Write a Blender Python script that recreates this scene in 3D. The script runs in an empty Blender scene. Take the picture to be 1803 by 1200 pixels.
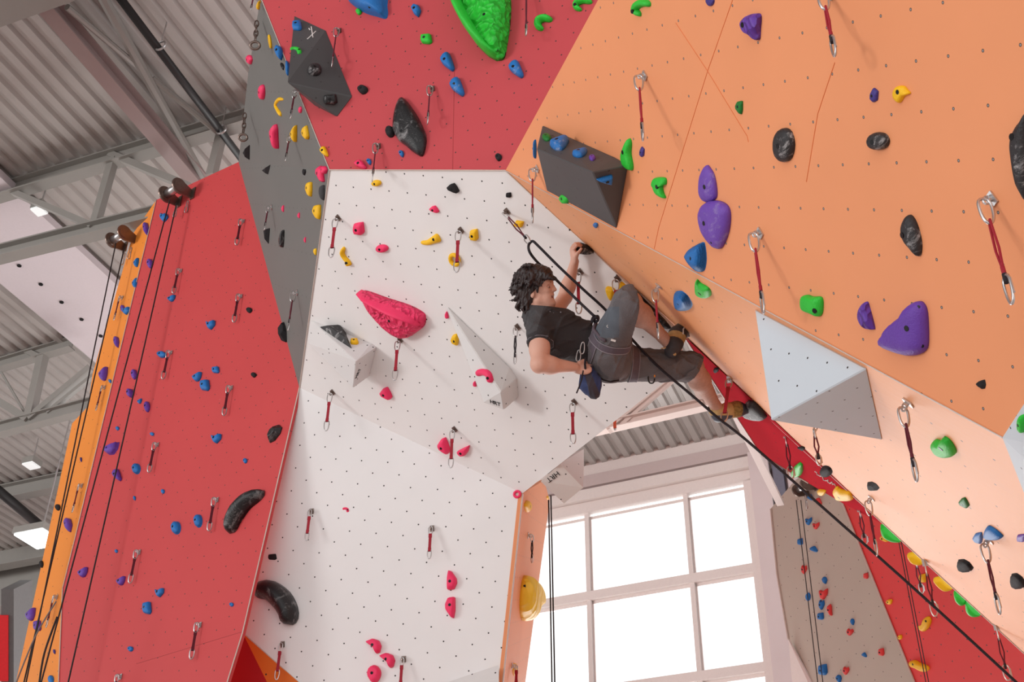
import bpy, bmesh, math, random
import numpy as np
from mathutils import Vector, Matrix
SC = bpy.context.scene
COL = SC.collection
# ------------------------------------------------------------------ camera
F = 2140.0; CX, CY = 901.5, 600.0
TH = math.radians(35); RO = .0111
_r0 = np.array([1, 0, 0.]); _u0 = np.array([0, -math.sin(TH), math.cos(TH)])
FW = np.array([0, math.cos(TH), math.sin(TH)])
RI = _r0*math.cos(RO)+_u0*math.sin(RO); UP = -_r0*math.sin(RO)+_u0*math.cos(RO)
CAM = np.array([0, 0, 1.6])
cam = bpy.data.objects.new('camera', bpy.data.cameras.new('camera')); COL.objects.link(cam)
cam.data.sensor_width = 36; cam.data.lens = F/1803*36; cam.data.clip_end = 200
M = Matrix(((RI[0], UP[0], -FW[0], CAM[0]), (RI[1], UP[1], -FW[1], CAM[1]), (RI[2], UP[2], -FW[2], CAM[2]), (0, 0, 0, 1)))
cam.matrix_world = M
SC.camera = cam
# ------------------------------------------------------------------ light
SC.view_settings.view_transform = 'Standard'; SC.view_settings.look = 'None'
SC.view_settings.gamma = 1; SC.view_settings.use_curve_mapping = False
SC.view_settings.exposure = 0.46
w = bpy.data.worlds.new('daylight'); SC.world = w; w.use_nodes = True
w.node_tree.nodes['Background'].inputs[0].default_value = (.975, .985, 1, 1)
w.node_tree.nodes['Background'].inputs[1].default_value = 1.1
def sunlamp(name, d, e, ang, c):
    s = bpy.data.lights.new(name, 'SUN'); s.energy = e; s.angle = math.radians(ang); s.color = c
    o = bpy.data.objects.new(name, s); COL.objects.link(o)
    o.rotation_euler = Vector(d).to_track_quat('-Z', 'Y').to_euler(); o['kind'] = 'helper'
sunlamp('low_daylight', (.93, .34, .10), 1.0, 13, (1, .97, .95))
# daylight coming in through the big window behind the wall
_al = bpy.data.lights.new('window_daylight', 'AREA'); _al.shape = 'RECTANGLE'; _al.size = 8.4; _al.size_y = 9.0; _al.energy = 1000; _al.color = (1, .98, .96)
_ao = bpy.data.objects.new('window_daylight', _al); COL.objects.link(_ao); _ao['kind'] = 'helper'
# ------------------------------------------------------------------ basics
def ray(x, y): return (x-CX)/F*RI-(y-CY)/F*UP+FW
def P(x, y, z): return CAM+ray(x, y)*z
def plane(a, b, c):
    a, b, c = P(*a), P(*b), P(*c)
    n = np.cross(b-a, c-a); n /= np.linalg.norm(n)
    if n@(a-CAM) > 0: n = -n
    return n, float(n@a)
def hit(pl, x, y, l=0.0):
    d = ray(x, y); n, c = pl
    return CAM+d*((c+l-n@CAM)/(n@d))
def proj(p):
    q = np.asarray(p)-CAM; z = q@FW
    return np.stack([CX+F*(q@RI)/z, CY-F*(q@UP)/z, z], -1)
def norm(v): v = np.asarray(v, float); return v/np.linalg.norm(v)
def lin(c):
    c = [v/255 for v in c]
    return tuple(v/12.92 if v <= .04045 else ((v+.055)/1.055)**2.4 for v in c)+(1,)
def mesh(name, V, Fs, mats=None, parent=None, smooth=False, fm=None):
    me = bpy.data.meshes.new(name)
    me.from_pydata([tuple(map(float, v)) for v in V], [], [tuple(int(i) for i in f) for f in Fs])
    if mats is not None:
        for m in (mats if isinstance(mats, (list, tuple)) else [mats]): me.materials.append(m)
    if fm is not None: me.polygons.foreach_set('material_index', np.asarray(fm, dtype=np.int32))
    if smooth: me.polygons.foreach_set('use_smooth', [True]*len(me.polygons))
    me.update()
    o = bpy.data.objects.new(name, me); COL.objects.link(o)
    if parent is not None: o.parent = parent
    return o
def tag(o, label=None, cat=None, group=None, kind=None):
    if label: o['label'] = label
    if cat: o['category'] = cat
    if group: o['group'] = group
    if kind: o['kind'] = kind
    return o
def empty(name, loc):
    o = bpy.data.objects.new(name, None); COL.objects.link(o); o.empty_display_size = .05
    o.location = loc; return o
def wm(o): return o.matrix_basis.copy() if o.parent is None else wm(o.parent)@o.matrix_parent_inverse@o.matrix_basis
def attach(o, root):     # child keeps world coordinates
    o.parent = root; o.matrix_parent_inverse = wm(root).inverted()
    return o
def fixnormals(o):
    bm = bmesh.new(); bm.from_mesh(o.data); bmesh.ops.recalc_face_normals(bm, faces=bm.faces); bm.to_mesh(o.data); bm.free(); return o
# ------------------------------------------------------------------ materials
def nt(name):
    m = bpy.data.materials.new(name); m.use_nodes = True
    t = m.node_tree; b = t.nodes['Principled BSDF']; return m, t, b
def N(t, k, **kw):
    n = t.nodes.new(k)
    for a, v in kw.items():
        if a == 'op': n.operation = v
        elif a.startswith('i'): n.inputs[int(a[1:])].default_value = v
        else: setattr(n, a, v)
    return n
def mth(t, op, a, b=None, c=None):
    n = N(t, 'ShaderNodeMath', op=op)
    for i, v in enumerate((a, b, c)):
        if v is None: continue
        if isinstance(v, (int, float)): n.inputs[i].default_value = v
        else: t.links.new(v, n.inputs[i])
    return n.outputs[0]
def mixc(t, fac, a, b):
    n = N(t, 'ShaderNodeMix', data_type='RGBA')
    for i, v in ((0, fac), (6, a), (7, b)):
        if isinstance(v, (int, float, tuple)): n.inputs[i].default_value = v
        else: t.links.new(v, n.inputs[i])
    return n.outputs[2]
def basic(name, c, rough=.5, metal=0., var=.06, scale=30, bump=0., bscale=60, spec=.5, chalk=0.):
    m, t, b = nt(name); L = lin(c)
    tc = N(t, 'ShaderNodeTexCoord')
    nz = N(t, 'ShaderNodeTexNoise'); nz.inputs['Scale'].default_value = scale; nz.inputs['Detail'].default_value = 3
    t.links.new(tc.outputs['Object'], nz.inputs['Vector'])
    dark = tuple(v*(1-var*2) for v in L[:3])+(1,); lite = tuple(min(1, v*(1+var*2)) for v in L[:3])+(1,)
    out = mixc(t, nz.outputs['Fac'], dark, lite)
    if chalk:
        n2 = N(t, 'ShaderNodeTexNoise'); n2.inputs['Scale'].default_value = 9; n2.inputs['Detail'].default_value = 6; n2.inputs['Roughness'].default_value = .75
        n2.inputs['Distortion'].default_value = 1.2
        t.links.new(tc.outputs['Object'], n2.inputs['Vector'])
        f = mth(t, 'MULTIPLY', mth(t, 'SUBTRACT', n2.outputs['Fac'], .53), 7.)
        f.node.use_clamp = True
        out = mixc(t, mth(t, 'MULTIPLY', f, chalk), out, (.62, .6, .6, 1))
    t.links.new(out, b.inputs['Base Color'])
    b.inputs['Roughness'].default_value = rough; b.inputs['Metallic'].default_value = metal
    b.inputs['Specular IOR Level'].default_value = spec
    if bump:
        nb = N(t, 'ShaderNodeTexNoise'); nb.inputs['Scale'].default_value = bscale; nb.inputs['Detail'].default_value = 4
        t.links.new(tc.outputs['Object'], nb.inputs['Vector'])
        bp = N(t, 'ShaderNodeBump'); bp.inputs['Strength'].default_value = bump; bp.inputs['Distance'].default_value = .01
        t.links.new(nb.outputs['Fac'], bp.inputs['Height']); t.links.new(bp.outputs[0], b.inputs['Normal'])
    return m
def panel(name, c, r=.0075, sx=.16, sy=.16, stagger=False, ring=0., rough=.55, stain=.35, spec=.35, streak=0.):
    """painted plywood with a grid of T-nuts; UV holds metres along the two grid directions"""
    m, t, b = nt(name); L = lin(c)
    uv = N(t, 'ShaderNodeUVMap'); sp = N(t, 'ShaderNodeSeparateXYZ'); t.links.new(uv.outputs[0], sp.inputs[0])
    def dist(off):
        q = []
        for k, s in ((0, sx), (1, sy)):
            f = mth(t, 'FRACT', mth(t, 'ADD', mth(t, 'DIVIDE', sp.outputs[k], s), 50+off))
            q.append(mth(t, 'MULTIPLY', mth(t, 'SUBTRACT', f, .5), s))
        return mth(t, 'SQRT', mth(t, 'ADD', mth(t, 'MULTIPLY', q[0], q[0]), mth(t, 'MULTIPLY', q[1], q[1])))
    d = dist(0.)
    if stagger: d = mth(t, 'MINIMUM', d, dist(.5))
    # every hole a little different in how open or filled it looks
    wn = N(t, 'ShaderNodeTexNoise'); wn.inputs['Scale'].default_value = 3.1; t.links.new(uv.outputs[0], wn.inputs['Vector'])
    hole = mth(t, 'LESS_THAN', d, r)
    nz = N(t, 'ShaderNodeTexNoise'); nz.inputs['Scale'].default_value = 1.3; nz.inputs['Detail'].default_value = 5; t.links.new(uv.outputs[0], nz.inputs['Vector'])
    base = mixc(t, nz.outputs['Fac'], tuple(v*.93 for v in L[:3])+(1,), tuple(min(1, v*1.06) for v in L[:3])+(1,))
    # chalk dust
    n2 = N(t, 'ShaderNodeTexNoise'); n2.inputs['Scale'].default_value = 4.5; n2.inputs['Detail'].default_value = 8; n2.inputs['Roughness'].default_value = .8
    t.links.new(uv.outputs[0], n2.inputs['Vector'])
    f = mth(t, 'MULTIPLY', mth(t, 'SUBTRACT', n2.outputs['Fac'], .66), 9.); f.node.use_clamp = True
    base = mixc(t, mth(t, 'MULTIPLY', f, stain), base, (.8, .76, .74, 1))
    if ring:
        base = mixc(t, hole, base, (.10, .05, .03, 1)); hole = mth(t, 'LESS_THAN', d, r*.55)
        out = mixc(t, hole, base, (.30, .30, .33, 1))
    else: out = mixc(t, hole, base, (.035, .03, .03, 1))
    t.links.new(out, b.inputs['Base Color'])
    b.inputs['Roughness'].default_value = rough; b.inputs['Specular IOR Level'].default_value = spec
    if streak:
        mp = N(t, 'ShaderNodeMapping'); mp.inputs['Scale'].default_value = (1.5, 12, 1); t.links.new(uv.outputs[0], mp.inputs[0])
        ns = N(t, 'ShaderNodeTexNoise'); ns.inputs['Scale'].default_value = 2; ns.inputs['Detail'].default_value = 5; t.links.new(mp.outputs[0], ns.inputs['Vector'])
        bp = N(t, 'ShaderNodeBump'); bp.inputs['Strength'].default_value = streak; bp.inputs['Distance'].default_value = .02
        t.links.new(ns.outputs['Fac'], bp.inputs['Height']); t.links.new(bp.outputs[0], b.inputs['Normal'])
    return m
def plastic(name, c, cell=0., chalk=.0, rough=.5):
    m = basic(name, c, rough=rough, var=.05, scale=14, bump=0 if cell else .35, bscale=150, spec=.4, chalk=chalk)
    if cell:
        t = m.node_tree; b = t.nodes['Principled BSDF']; tc = N(t, 'ShaderNodeTexCoord')
        v = N(t, 'ShaderNodeTexVoronoi'); v.feature = 'F1'; v.inputs['Scale'].default_value = cell
        nz = N(t, 'ShaderNodeTexNoise'); nz.inputs['Scale'].default_value = 6; t.links.new(tc.outputs['Object'], nz.inputs['Vector'])
        mx = mixc(t, .12, (0, 0, 0, 1), (0, 0, 0, 1)); t.links.new(tc.outputs['Object'], mx.node.inputs[6]); t.links.new(nz.outputs['Color'], mx.node.inputs[7])
        t.links.new(mx, v.inputs['Vector'])
        h = mth(t, 'POWER', v.outputs['Distance'], 1.6)
        bp = N(t, 'ShaderNodeBump'); bp.inputs['Strength'].default_value = 1.; bp.inputs['Distance'].default_value = (1.0 if cell > 10 else .25)/cell
        t.links.new(h, bp.inputs['Height']); t.links.new(bp.outputs[0], b.inputs['Normal'])
    return m
HC = dict(blue=(28, 112, 186), green=(42, 196, 56), pink=(246, 52, 104), yellow=(250, 192, 14), purple=(104, 62, 166),
          black=(44, 42, 44), red=(228, 62, 62), darkgreen=(22, 120, 46), indigo=(66, 54, 132), grey=(72, 72, 74))
HM = {k: plastic(k+'_resin', v) for k, v in HC.items()}
HM['chalky'] = plastic('chalky_black_resin', HC['black'], chalk=.75)
for _k in ('black', 'grey'): HM[_k].node_tree.nodes['Principled BSDF'].inputs['Roughness'].default_value = .75; HM[_k].node_tree.nodes['Principled BSDF'].inputs['Specular IOR Level'].default_value = .15
HM['gloss'] = plastic('glossy_black_resin', (30, 29, 31), chalk=.35, rough=.28)
HM['greencell'] = plastic('dimpled_green_resin', (40, 200, 55), cell=25)
HM['pinkcell'] = plastic('dimpled_pink_resin', HC['pink'], cell=34)
HM['yellowcell'] = plastic('cracked_yellow_resin', (250, 205, 50), cell=9)
HM['purplecell'] = plastic('rippled_purple_resin', HC['purple'], cell=34)
HM['chalkblue'] = plastic('chalky_blue_resin', HC['blue'], chalk=.5)
HM['chalkpurple'] = plastic('chalky_purple_resin', (112, 72, 176), chalk=.3)
m_bolt = basic('dark_bolt', (26, 25, 27), rough=.4, metal=.6)
m_steel = basic('bright_steel', (205, 203, 203), rough=.28, metal=.9, var=.03)
m_dsteel = basic('bronzed_steel', (128, 112, 104), rough=.35, metal=.8, var=.08)
m_black = basic('black_paint', (30, 29, 30), rough=.5)
m_sling = basic('red_webbing', (160, 26, 46), rough=.8, var=.1, scale=200, bump=.3, bscale=300)
m_slingd = basic('dark_red_webbing', (92, 20, 38), rough=.8, var=.1, scale=200)
m_slingb = basic('black_webbing', (34, 26, 32), rough=.8)
m_rope = basic('black_rope', (38, 34, 42), rough=.85, var=.3, scale=90, bump=.6, bscale=200)
m_cord = basic('dark_cord', (40, 36, 38), rough=.8)
m_beige = basic('thin_grey_cord', (120, 112, 108), rough=.8)
m_trim = basic('pale_edge_trim', (205, 190, 180), rough=.45)
m_frame = basic('window_frame_paint', (226, 216, 212), rough=.45, var=.02)
m_wall = basic('plaster_wall', (214, 200, 200), rough=.8, var=.03, scale=2)
m_beam = basic('grey_beam_paint', (140, 137, 132), rough=.5, var=.04, scale=3)
m_beam2 = basic('pinkish_beam_paint', (152, 134, 132), rough=.5, var=.03, scale=3)
m_deck = basic('corrugated_deck', (170, 164, 160), rough=.5, metal=.05, var=.05, scale=1.5)
m_floor = basic('floor_mat', (200, 190, 184), rough=.8, var=.05, scale=1)
# ------------------------------------------------------------------ climbing wall facets
ZE = 7.8
PL = dict(
    W1=plane((890, 300, 7.8), (580, 299, 8.6), (527, 682, 9.8)),
    O1=plane((890, 300, 7.8), (1750, 350, 3.75), (1765, 770, 3.95)),
    O2=plane((890, 300, 7.8), (1765, 770, 3.95), (1803, 1150, ZE)),
    RF1=plane((1198, 593, ZE+.04), (1556, 922, ZE+.04), (1340, 800, 9.6)),
    R=plane((580, 299, 8.6), (890, 300, 7.8), (461, 0, 9.7)),
    G=plane((580, 299, 8.6), (527, 682, 9.8), (420, 285, 12.3)))
zc = proj(hit(PL['W1'], 920, 868))[2]
PL['W2'] = plane((527, 682, 9.8), (920, 868, zc), (700, 1200, 8.75))
PL['GT'] = plane((580, 299, 8.6), (420, 285, 12.3), (461, 0, 9.7))
PL['RL'] = plane((527, 682, 9.8), (420, 285, 12.3), (103, 1200, 10.0))
zs = proj(hit(PL['RL'], 275, 352))[2]; zt = proj(hit(PL['RL'], 103, 1200))[2]
PL['OL'] = plane((275, 352, zs), (103, 1200, zt), (28, 1200, zt+.75))
PL['OB'] = plane((920, 868, zc), (885, 1200, proj(hit(PL['W2'], 885, 1200))[2]), (962, 868, zc+2.2))
PL['GF'] = plane((1400, 845, 13.2), (1483, 885, 12.6), (1610, 1200, 11.9))
PL['RF2'] = plane((1483, 885, 12.6), (1610, 1200, 11.9), (1803, 1200, 10.4))
zu = proj(hit(PL['W2'], 427, 1113))[2]
PL['BT'] = plane((427, 1113, zu), (540, 1213, zu-.3), (430, 1260, zu-.2))
PL['E'] = (norm(-FW*.8-RI*.45-UP*.4), 0.)          # the hidden back of the orange edge
PL['E'] = (PL['E'][0], float(PL['E'][0]@P(1680, 1036, 8.05)))
def grid_uv(o, pl, px, row):
    """UV in metres along the T-nut rows (row = pixel step of one row) on the plane"""
    n = pl[0]; a = hit(pl, *px); b = hit(pl, px[0]+row[0], px[1]+row[1])
    u = norm(b-a); v = np.cross(n, u)
    uvl = o.data.uv_layers.new(name='UVMap')
    for p in o.data.polygons:
        for li in p.loop_indices:
            q = np.array(o.data.vertices[o.data.loops[li].vertex_index].co)-a
            uvl.data[li].uv = (float(q@u)+.0001, float(q@v))
def facet(name, pl, pts, mat, px=None, row=(30, 0), th=.03, fixed=None):
    """one panel of the climbing wall: outline seen in the photograph, laid on its plane, with a thickness away from the room"""
    n = pl[0]; A = [hit(pl, *q[:2]) if len(q) == 2 else P(*q) for q in pts]; k = len(A)
    if name != 'wall_orange_under':           # panels that leave the frame at the bottom go on down to the floor
        dn = -np.array([0, 0, 1.]); dn = norm(dn-n*(dn@n)); A = [a+dn*((a[2]-.04)/-dn[2]) if q[1] >= 1250 else a for a, q in zip(A, pts)]
    B = [a-n*th for a in A]
    o = mesh(name, A+B, [list(range(k)), list(range(2*k-1, k-1, -1))]+[(i, (i+1) % k, (i+1) % k+k, i+k) for i in range(k)], mat)
    fixnormals(o)
    grid_uv(o, pl, px or pts[0][:2], row)
    return tag(o, kind='structure')
mW = panel('white_panel', (238, 235, 234), r=.0058, sx=.157, sy=.137, stain=.1)
mW2 = panel('white_panel_lower', (236, 234, 234), r=.0058, sx=.219, sy=.184, stagger=True, stain=.1)
mR = panel('red_panel', (192, 70, 76), r=.0055, sx=.2, sy=.17, stagger=True)
mRL = panel('red_panel_left', (202, 68, 70), r=.0055, sx=.21, sy=.2, stagger=True, stain=.3)
mO = panel('orange_panel', (238, 156, 108), r=.0058, sx=.154, sy=.164, ring=1, stain=.2)
mO2 = panel('orange_panel_under', (242, 166, 114), r=.0055, sx=.16, sy=.3, stain=.15, rough=.5, spec=.25, streak=.12)
mOL = panel('orange_panel_left', (238, 140, 48), r=.0055, sx=.2, sy=.2, stain=.15)
mG = panel('grey_panel', (112, 111, 108), r=.0055, sx=.16, sy=.34, stain=.2)
mGF = panel('taupe_panel', (192, 182, 170), r=.005, sx=.24, sy=.22, stagger=True, stain=.3)
mRd = panel('deep_red_panel', (186, 30, 46), r=.0075, sx=.35, sy=.3, stain=.05, spec=.02, rough=.95)
mRb = panel('bright_red_panel', (222, 50, 50), r=.0075, sx=.26, sy=.26, stagger=True, stain=.2)
facet('wall_white_overhang', PL['W1'], [(580, 299), (890, 300), (1030, 429), (1203, 594), (1190, 657), (920, 868), (527, 682)], mW, (812, 432), (32.7, 4.2))
facet('wall_white_lower', PL['W2'], [(527, 682), (920, 868), (885, 1200), (875, 1300), (560, 1300), (540, 1213), (427, 1113)], mW2, (591.3, 807.7), (47, 3))
facet('wall_red_upper', PL['R'], [(580, 299), (890, 300), (1053, 0), (1325, -500), (330, -500), (420, -150), (458, -8), (461, 0)], mR, (640, 152), (40, 12))
facet('wall_red_left', PL['RL'], [(527, 682), (420, 285), (275, 352), (130, 955), (110, 1035), (103, 1200), (100, 1300), (385, 1300), (400, 1200), (427, 1113)], mRL, (352, 700), (40, -9))
facet('wall_grey_side', PL['G'], [(580, 299), (420, 285), (527, 682)], mG, (500, 400), (40, 7))
facet('wall_grey_top', PL['GT'], [(580, 299), (461, 0), (456, 12), (437, 130), (420, 285)], mG, (500, 200), (40, 4))
facet('wall_orange_right', PL['O1'], [(890, 300), (1765, 770), (1860, 640), (2050, 300), (2050, -500), (1325, -500), (1053, 0)], mO, (1139.6, 149), (27, -5))
facet('wall_orange_under', PL['O2'], [(890, 300), (1030, 429), (1203, 594), (1400, 779), (1803, 1150), (1960, 1300), (1960, 1000), (1765, 770)], mO2, (1300, 620), (60, 38))
facet('wall_orange_left', PL['OL'], [(275, 352), (235, 410), (163, 658), (155, 715), (127, 745), (28, 1200), (5, 1300), (95, 1300), (103, 1200), (110, 1035), (130, 955)], mOL, (200, 700), (10, 8))
facet('wall_orange_side', PL['OB'], [(920, 868), (958, 845), (968, 880), (925, 1200), (910, 1300), (873, 1300), (885, 1200)], mO, (930, 1000), (15, 3))
facet('wall_red_under', PL['RF1'], [(1203, 590), (1340, 800), (1423, 850), (1483, 885), (1558, 924)], mRd, (1400, 800), (60, 50), th=.001)
facet('wall_taupe_back', PL['GF'], [(1400, 845), (1357, 895), (1368, 1010), (1388, 1125), (1400, 1300), (1650, 1300), (1610, 1200), (1483, 885), (1470, 800)], mGF, (1400, 1000), (30, 6))
facet('wall_red_back', PL['RF2'], [(1483, 885), (1610, 1200), (1650, 1300), (1990, 1300), (1990, 1050), (1560, 860)], mRb, (1600, 1050), (30, 8))
mTr = panel('dark_red_panel', (178, 28, 34), r=.007, sx=.3, sy=.3)
mTo = panel('deep_orange_panel', (222, 112, 38), r=.007, sx=.3, sy=.3)
facet('wall_orange_corner', PL['BT'], [(427, 1113), (540, 1213), (560, 1300), (500, 1300), (470, 1200)], mTo, (440, 1150))
facet('wall_red_corner', PL['BT'], [(427, 1113), (470, 1200), (500, 1300), (370, 1300), (400, 1200)], mTr, (440, 1150))
# ------------------------------------------------------------------ tubes, boxes, sweeps
def tube_geo(pts, rad, n=8, cap=True, flat=1.0, up=None):
    pts = [np.asarray(p, float) for p in pts]; k = len(pts)
    if isinstance(rad, (int, float)): rad = [rad]*k
    V = []; Fs = []; pn = None
    for i, p in enumerate(pts):
        t = norm(pts[min(i+1, k-1)]-pts[max(i-1, 0)])
        if pn is None:
            h = np.asarray(up, float) if up is not None else (np.array([0, 0, 1.]) if abs(t[2]) < .9 else np.array([1., 0, 0]))
            a = norm(h-t*(h@t))
        else: a = norm(pn-t*(pn@t))
        pn = a; b = np.cross(t, a)
        for j in range(n):
            an = 2*math.pi*j/n; V.append(p+rad[i]*(a*math.cos(an)+b*math.sin(an)*flat))
    for i in range(k-1):
        for j in range(n):
            Fs.append((i*n+j, i*n+(j+1) % n, (i+1)*n+(j+1) % n, (i+1)*n+j))
    if cap: Fs += [tuple(range(n-1, -1, -1)), tuple(range((k-1)*n, k*n))]
    return V, Fs
def loop_geo(pts, rad, n=7):
    """closed tube"""
    pts = [np.asarray(p, float) for p in pts]; k = len(pts); c = sum(pts)/k
    nn = norm(sum(np.cross(pts[i]-c, pts[(i+1) % k]-c) for i in range(k)))
    V = []; Fs = []
    for i, p in enumerate(pts):
        t = norm(pts[(i+1) % k]-pts[i-1]); a = nn; b = np.cross(t, a)
        for j in range(n):
            an = 2*math.pi*j/n; V.append(p+rad*(a*math.cos(an)+b*math.sin(an)))
    for i in range(k):
        for j in range(n):
            i2 = (i+1) % k; Fs.append((i*n+j, i*n+(j+1) % n, i2*n+(j+1) % n, i2*n+j))
    return V, Fs
def join(*gs):
    V = []; Fs = []
    for v, f in gs:
        b = len(V); V += list(v); Fs += [tuple(i+b for i in q) for q in f]
    return V, Fs
def box_geo(c, ax, ay, az):
    c, ax, ay, az = map(lambda q: np.asarray(q, float), (c, ax, ay, az))
    V = [c+i*ax+j*ay+k*az for i in (-1, 1) for j in (-1, 1) for k in (-1, 1)]
    return V, [(0, 1, 3, 2), (4, 6, 7, 5), (0, 4, 5, 1), (2, 3, 7, 6), (0, 2, 6, 4), (1, 5, 7, 3)]
def bar_geo(a, b, w, h, up=(0, 0, 1)):
    a, b = np.asarray(a, float), np.asarray(b, float); t = norm(b-a); u = np.asarray(up, float)
    s = norm(np.cross(t, u)); v = np.cross(s, t)
    return box_geo((a+b)/2, (b-a)/2, s*w/2, v*h/2)
def ibeam_geo(a, b, w, h, up=(0, 0, 1), tf=.02):
    a, b = np.asarray(a, float), np.asarray(b, float); t = norm(b-a); s = norm(np.cross(t, up)); v = np.cross(s, t)
    return join(bar_geo(a+v*(h/2-tf/2), b+v*(h/2-tf/2), w, tf, up), bar_geo(a-v*(h/2-tf/2), b-v*(h/2-tf/2), w, tf, up), bar_geo(a, b, .02, h-tf*2, up))
def trimline(name, pts, rad=.007):
    o = mesh(name, *tube_geo(pts, rad, 6), m_trim); return tag(o, kind='structure')
k_ = 0
for pl, pts, l in (('W1', [(580, 299), (890, 300)], .004), ('O1', [(890, 300), (1765, 770)], .004), ('W1', [(580, 299), (527, 682)], .004), ('O2', [(890, 300), (1203, 594), (1400, 779), (1803, 1150), (1960, 1300)], .004),
                   ('RL', [(275, 352), (130, 955), (110, 1035), (103, 1200)], .006), ('RL', [(400, 1200), (427, 1113), (527, 682)], .003), ('GF', [(1357, 895), (1368, 1010), (1388, 1125)], .006), ('GF', [(1483, 885), (1610, 1200), (1640, 1280)], .01),
                   ('R', [(461, 0), (580, 299)], .003), ('W2', [(920, 868), (885, 1200)], .002), ('W2', [(427, 1113), (540, 1213)], .003), ('RF1', [(1203, 590), (1340, 800), (1423, 850)], .004)):
    k_ += 1
    trimline('trim_%d' % k_, [hit(PL[pl], *q, l) for q in pts], {'GF': .011, 'R': .003, 'W2': .004, 'O1': .0026, 'O2': .0034}.get(pl, .0045))
def seam(pl, pts, wall):
    o = mesh('panel_seam', *tube_geo([hit(PL[pl], *q, .0) for q in pts], .0022, 5), bpy.data.materials['orange_seam'] if pl[0] == 'O' else bpy.data.materials['red_seam'])
    attach(o, bpy.data.objects[wall])
basic('orange_seam', (226, 124, 70), rough=.7); basic('red_seam', (168, 58, 60), rough=.7)
seam('O1', [(1290, 0), (1246, 125), (1160, 400), (1152, 438)], 'wall_orange_right')
seam('O1', [(1190, 40), (1246, 125), (1316, 240), (1318, 250)], 'wall_orange_right')
seam('O1', [(1470, 110), (1440, 200), (1420, 320)], 'wall_orange_right')
seam('RL', [(240, 1168), (425, 1112)], 'wall_red_left')
seam('R', [(800, 120), (797, 299)], 'wall_red_upper')
# ------------------------------------------------------------------ hall: floor, roof deck, trusses, window wall
AWf = math.radians(25); W1f = np.array([math.cos(AWf), -math.sin(AWf), 0]); W2f = np.array([math.sin(AWf), math.cos(AWf), 0]); WPf = CAM+ray(1160, 812)*(9.7/ray(1160, 812)[2]); WPf[2] = 0
fl = mesh('floor', *box_geo((0, 8, -.05), (30, 0, 0), (0, 22, 0), (0, 0, .05)), m_floor) if 0 else mesh('floor', [Vector(q) for q in [tuple(WPf+W1f*30-W2f*.0), tuple(WPf-W1f*40), tuple(WPf-W1f*40-W2f*45), tuple(WPf+W1f*30-W2f*45)]], [(0, 1, 2, 3)], m_floor); tag(fl, kind='structure')
AZ = math.radians(22); D1 = np.array([math.cos(AZ), -math.sin(AZ), 0]); D2 = np.array([math.sin(AZ), math.cos(AZ), 0]); ZZ = np.array([0, 0, 1.])
HD = 11.5
def deckpt(x, y, h=HD):
    d = ray(x, y); return CAM+d*((h-1.6)/d[2])
AW = math.radians(25); W1d = np.array([math.cos(AW), -math.sin(AW), 0]); W2d = np.array([math.sin(AW), math.cos(AW), 0])
WP = deckpt(1160, 812, 11.3)                      # the window wall meets the roof here
def onwall(x, y, l=0.): return hit((-W2d, float(-W2d@WP)), x, y, l)
bm_v = []; bm_f = []
o0 = CAM*0+np.array([0, 0, HD]); per = .2; n0, n1 = -150, 40
wend = WP@D2
prof = [(0, 0), (.095, 0), (.12, .048), (.175, .048)]
pts = [(i*per+a, b) for i in range(n0, n1) for a, b in prof]
s0, s1 = -6., float(wend)+.3
for a, b in pts:
    q_ = o0+D1*a; se = float((WP-q_)@W2d)/float(D2@W2d)+.05
    for s in (s0, se): bm_v.append(q_+D2*s+ZZ*b)
for i in range(len(pts)-1): bm_f.append((2*i, 2*i+1, 2*i+3, 2*i+2))
dk = mesh('ceiling', bm_v, bm_f, m_deck); tag(dk, kind='structure')
top = mesh('ceiling_top', *box_geo(o0+D2*(s0+s1)/2+ZZ*.16-D1*11, D1*19, D2*(s1-s0)/2, ZZ*.04), m_deck); tag(top, kind='structure')
# window wall, built around the glazing
pa = onwall(940, 905); 
def uv(x, y): q = onwall(x, y)-WP; return float(q@W1d), float(q[2])
def wbox(name, u0, u1, z0, z1, d0, d1, mat, kind='structure', parent=None):
    c = WP+W1d*(u0+u1)/2+ZZ*(z0+z1)/2+W2d*(d0+d1)/2
    o = mesh(name, *box_geo(c, W1d*(u1-u0)/2, W2d*(d1-d0)/2, ZZ*(z1-z0)/2), mat)
    if parent is not None: attach(o, parent)
    elif kind: tag(o, kind=kind)
    return o
uR, zTop = uv(1310, 835)                          # right jamb, head of the glazing
zTop = uv(1140, 880)[1]
uL = uR-8.6; zB = -WP[2]+1.0
ub1 = uv(1035, 1000)[0]; ub2 = uv(1213, 960)[0]; bay = ub2-ub1
zt1 = uv(1145, 1030)[1]; zt2 = uv(1250, 1187)[1]; dz = zt1-zt2
wbox('wall_back_top', uL-26, uR+5, zTop+.12, .25, 0, .25, m_frame)
wbox('wall_back_right', uR+.12, uR+7, -WP[2], zTop+.1, .05, .3, m_wall)
wbox('wall_back_left', uL-26, uL-.12, -WP[2], zTop+.1, .0, .3, m_wall)
wbox('wall_back_sill', uL-4, uR+5, -WP[2], zB-.1, 0, .3, m_wall)
win = wbox('window_1', uL-.12, uR+.12, zTop-.02, zTop+.12, -.04, .2, m_frame)
wbox('window_frame', uR-.02, uR+.12, zB, zTop, -.04, .2, m_frame, parent=win)
wbox('window_frame', uL-.12, uL, zB, zTop, -.04, .2, m_frame, parent=win)
wbox('window_sill', uL-.12, uR+.12, zB-.1, zB, -.06, .25, m_frame, parent=win)
u = ub2
cols = [ub2+.0-bay*k for k in range(0, 6) if ub2-bay*k > uL+.3]
for u in cols: wbox('mullion', u-.035, u+.035, zB, zTop, .0, .14, m_frame, parent=win)
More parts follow.
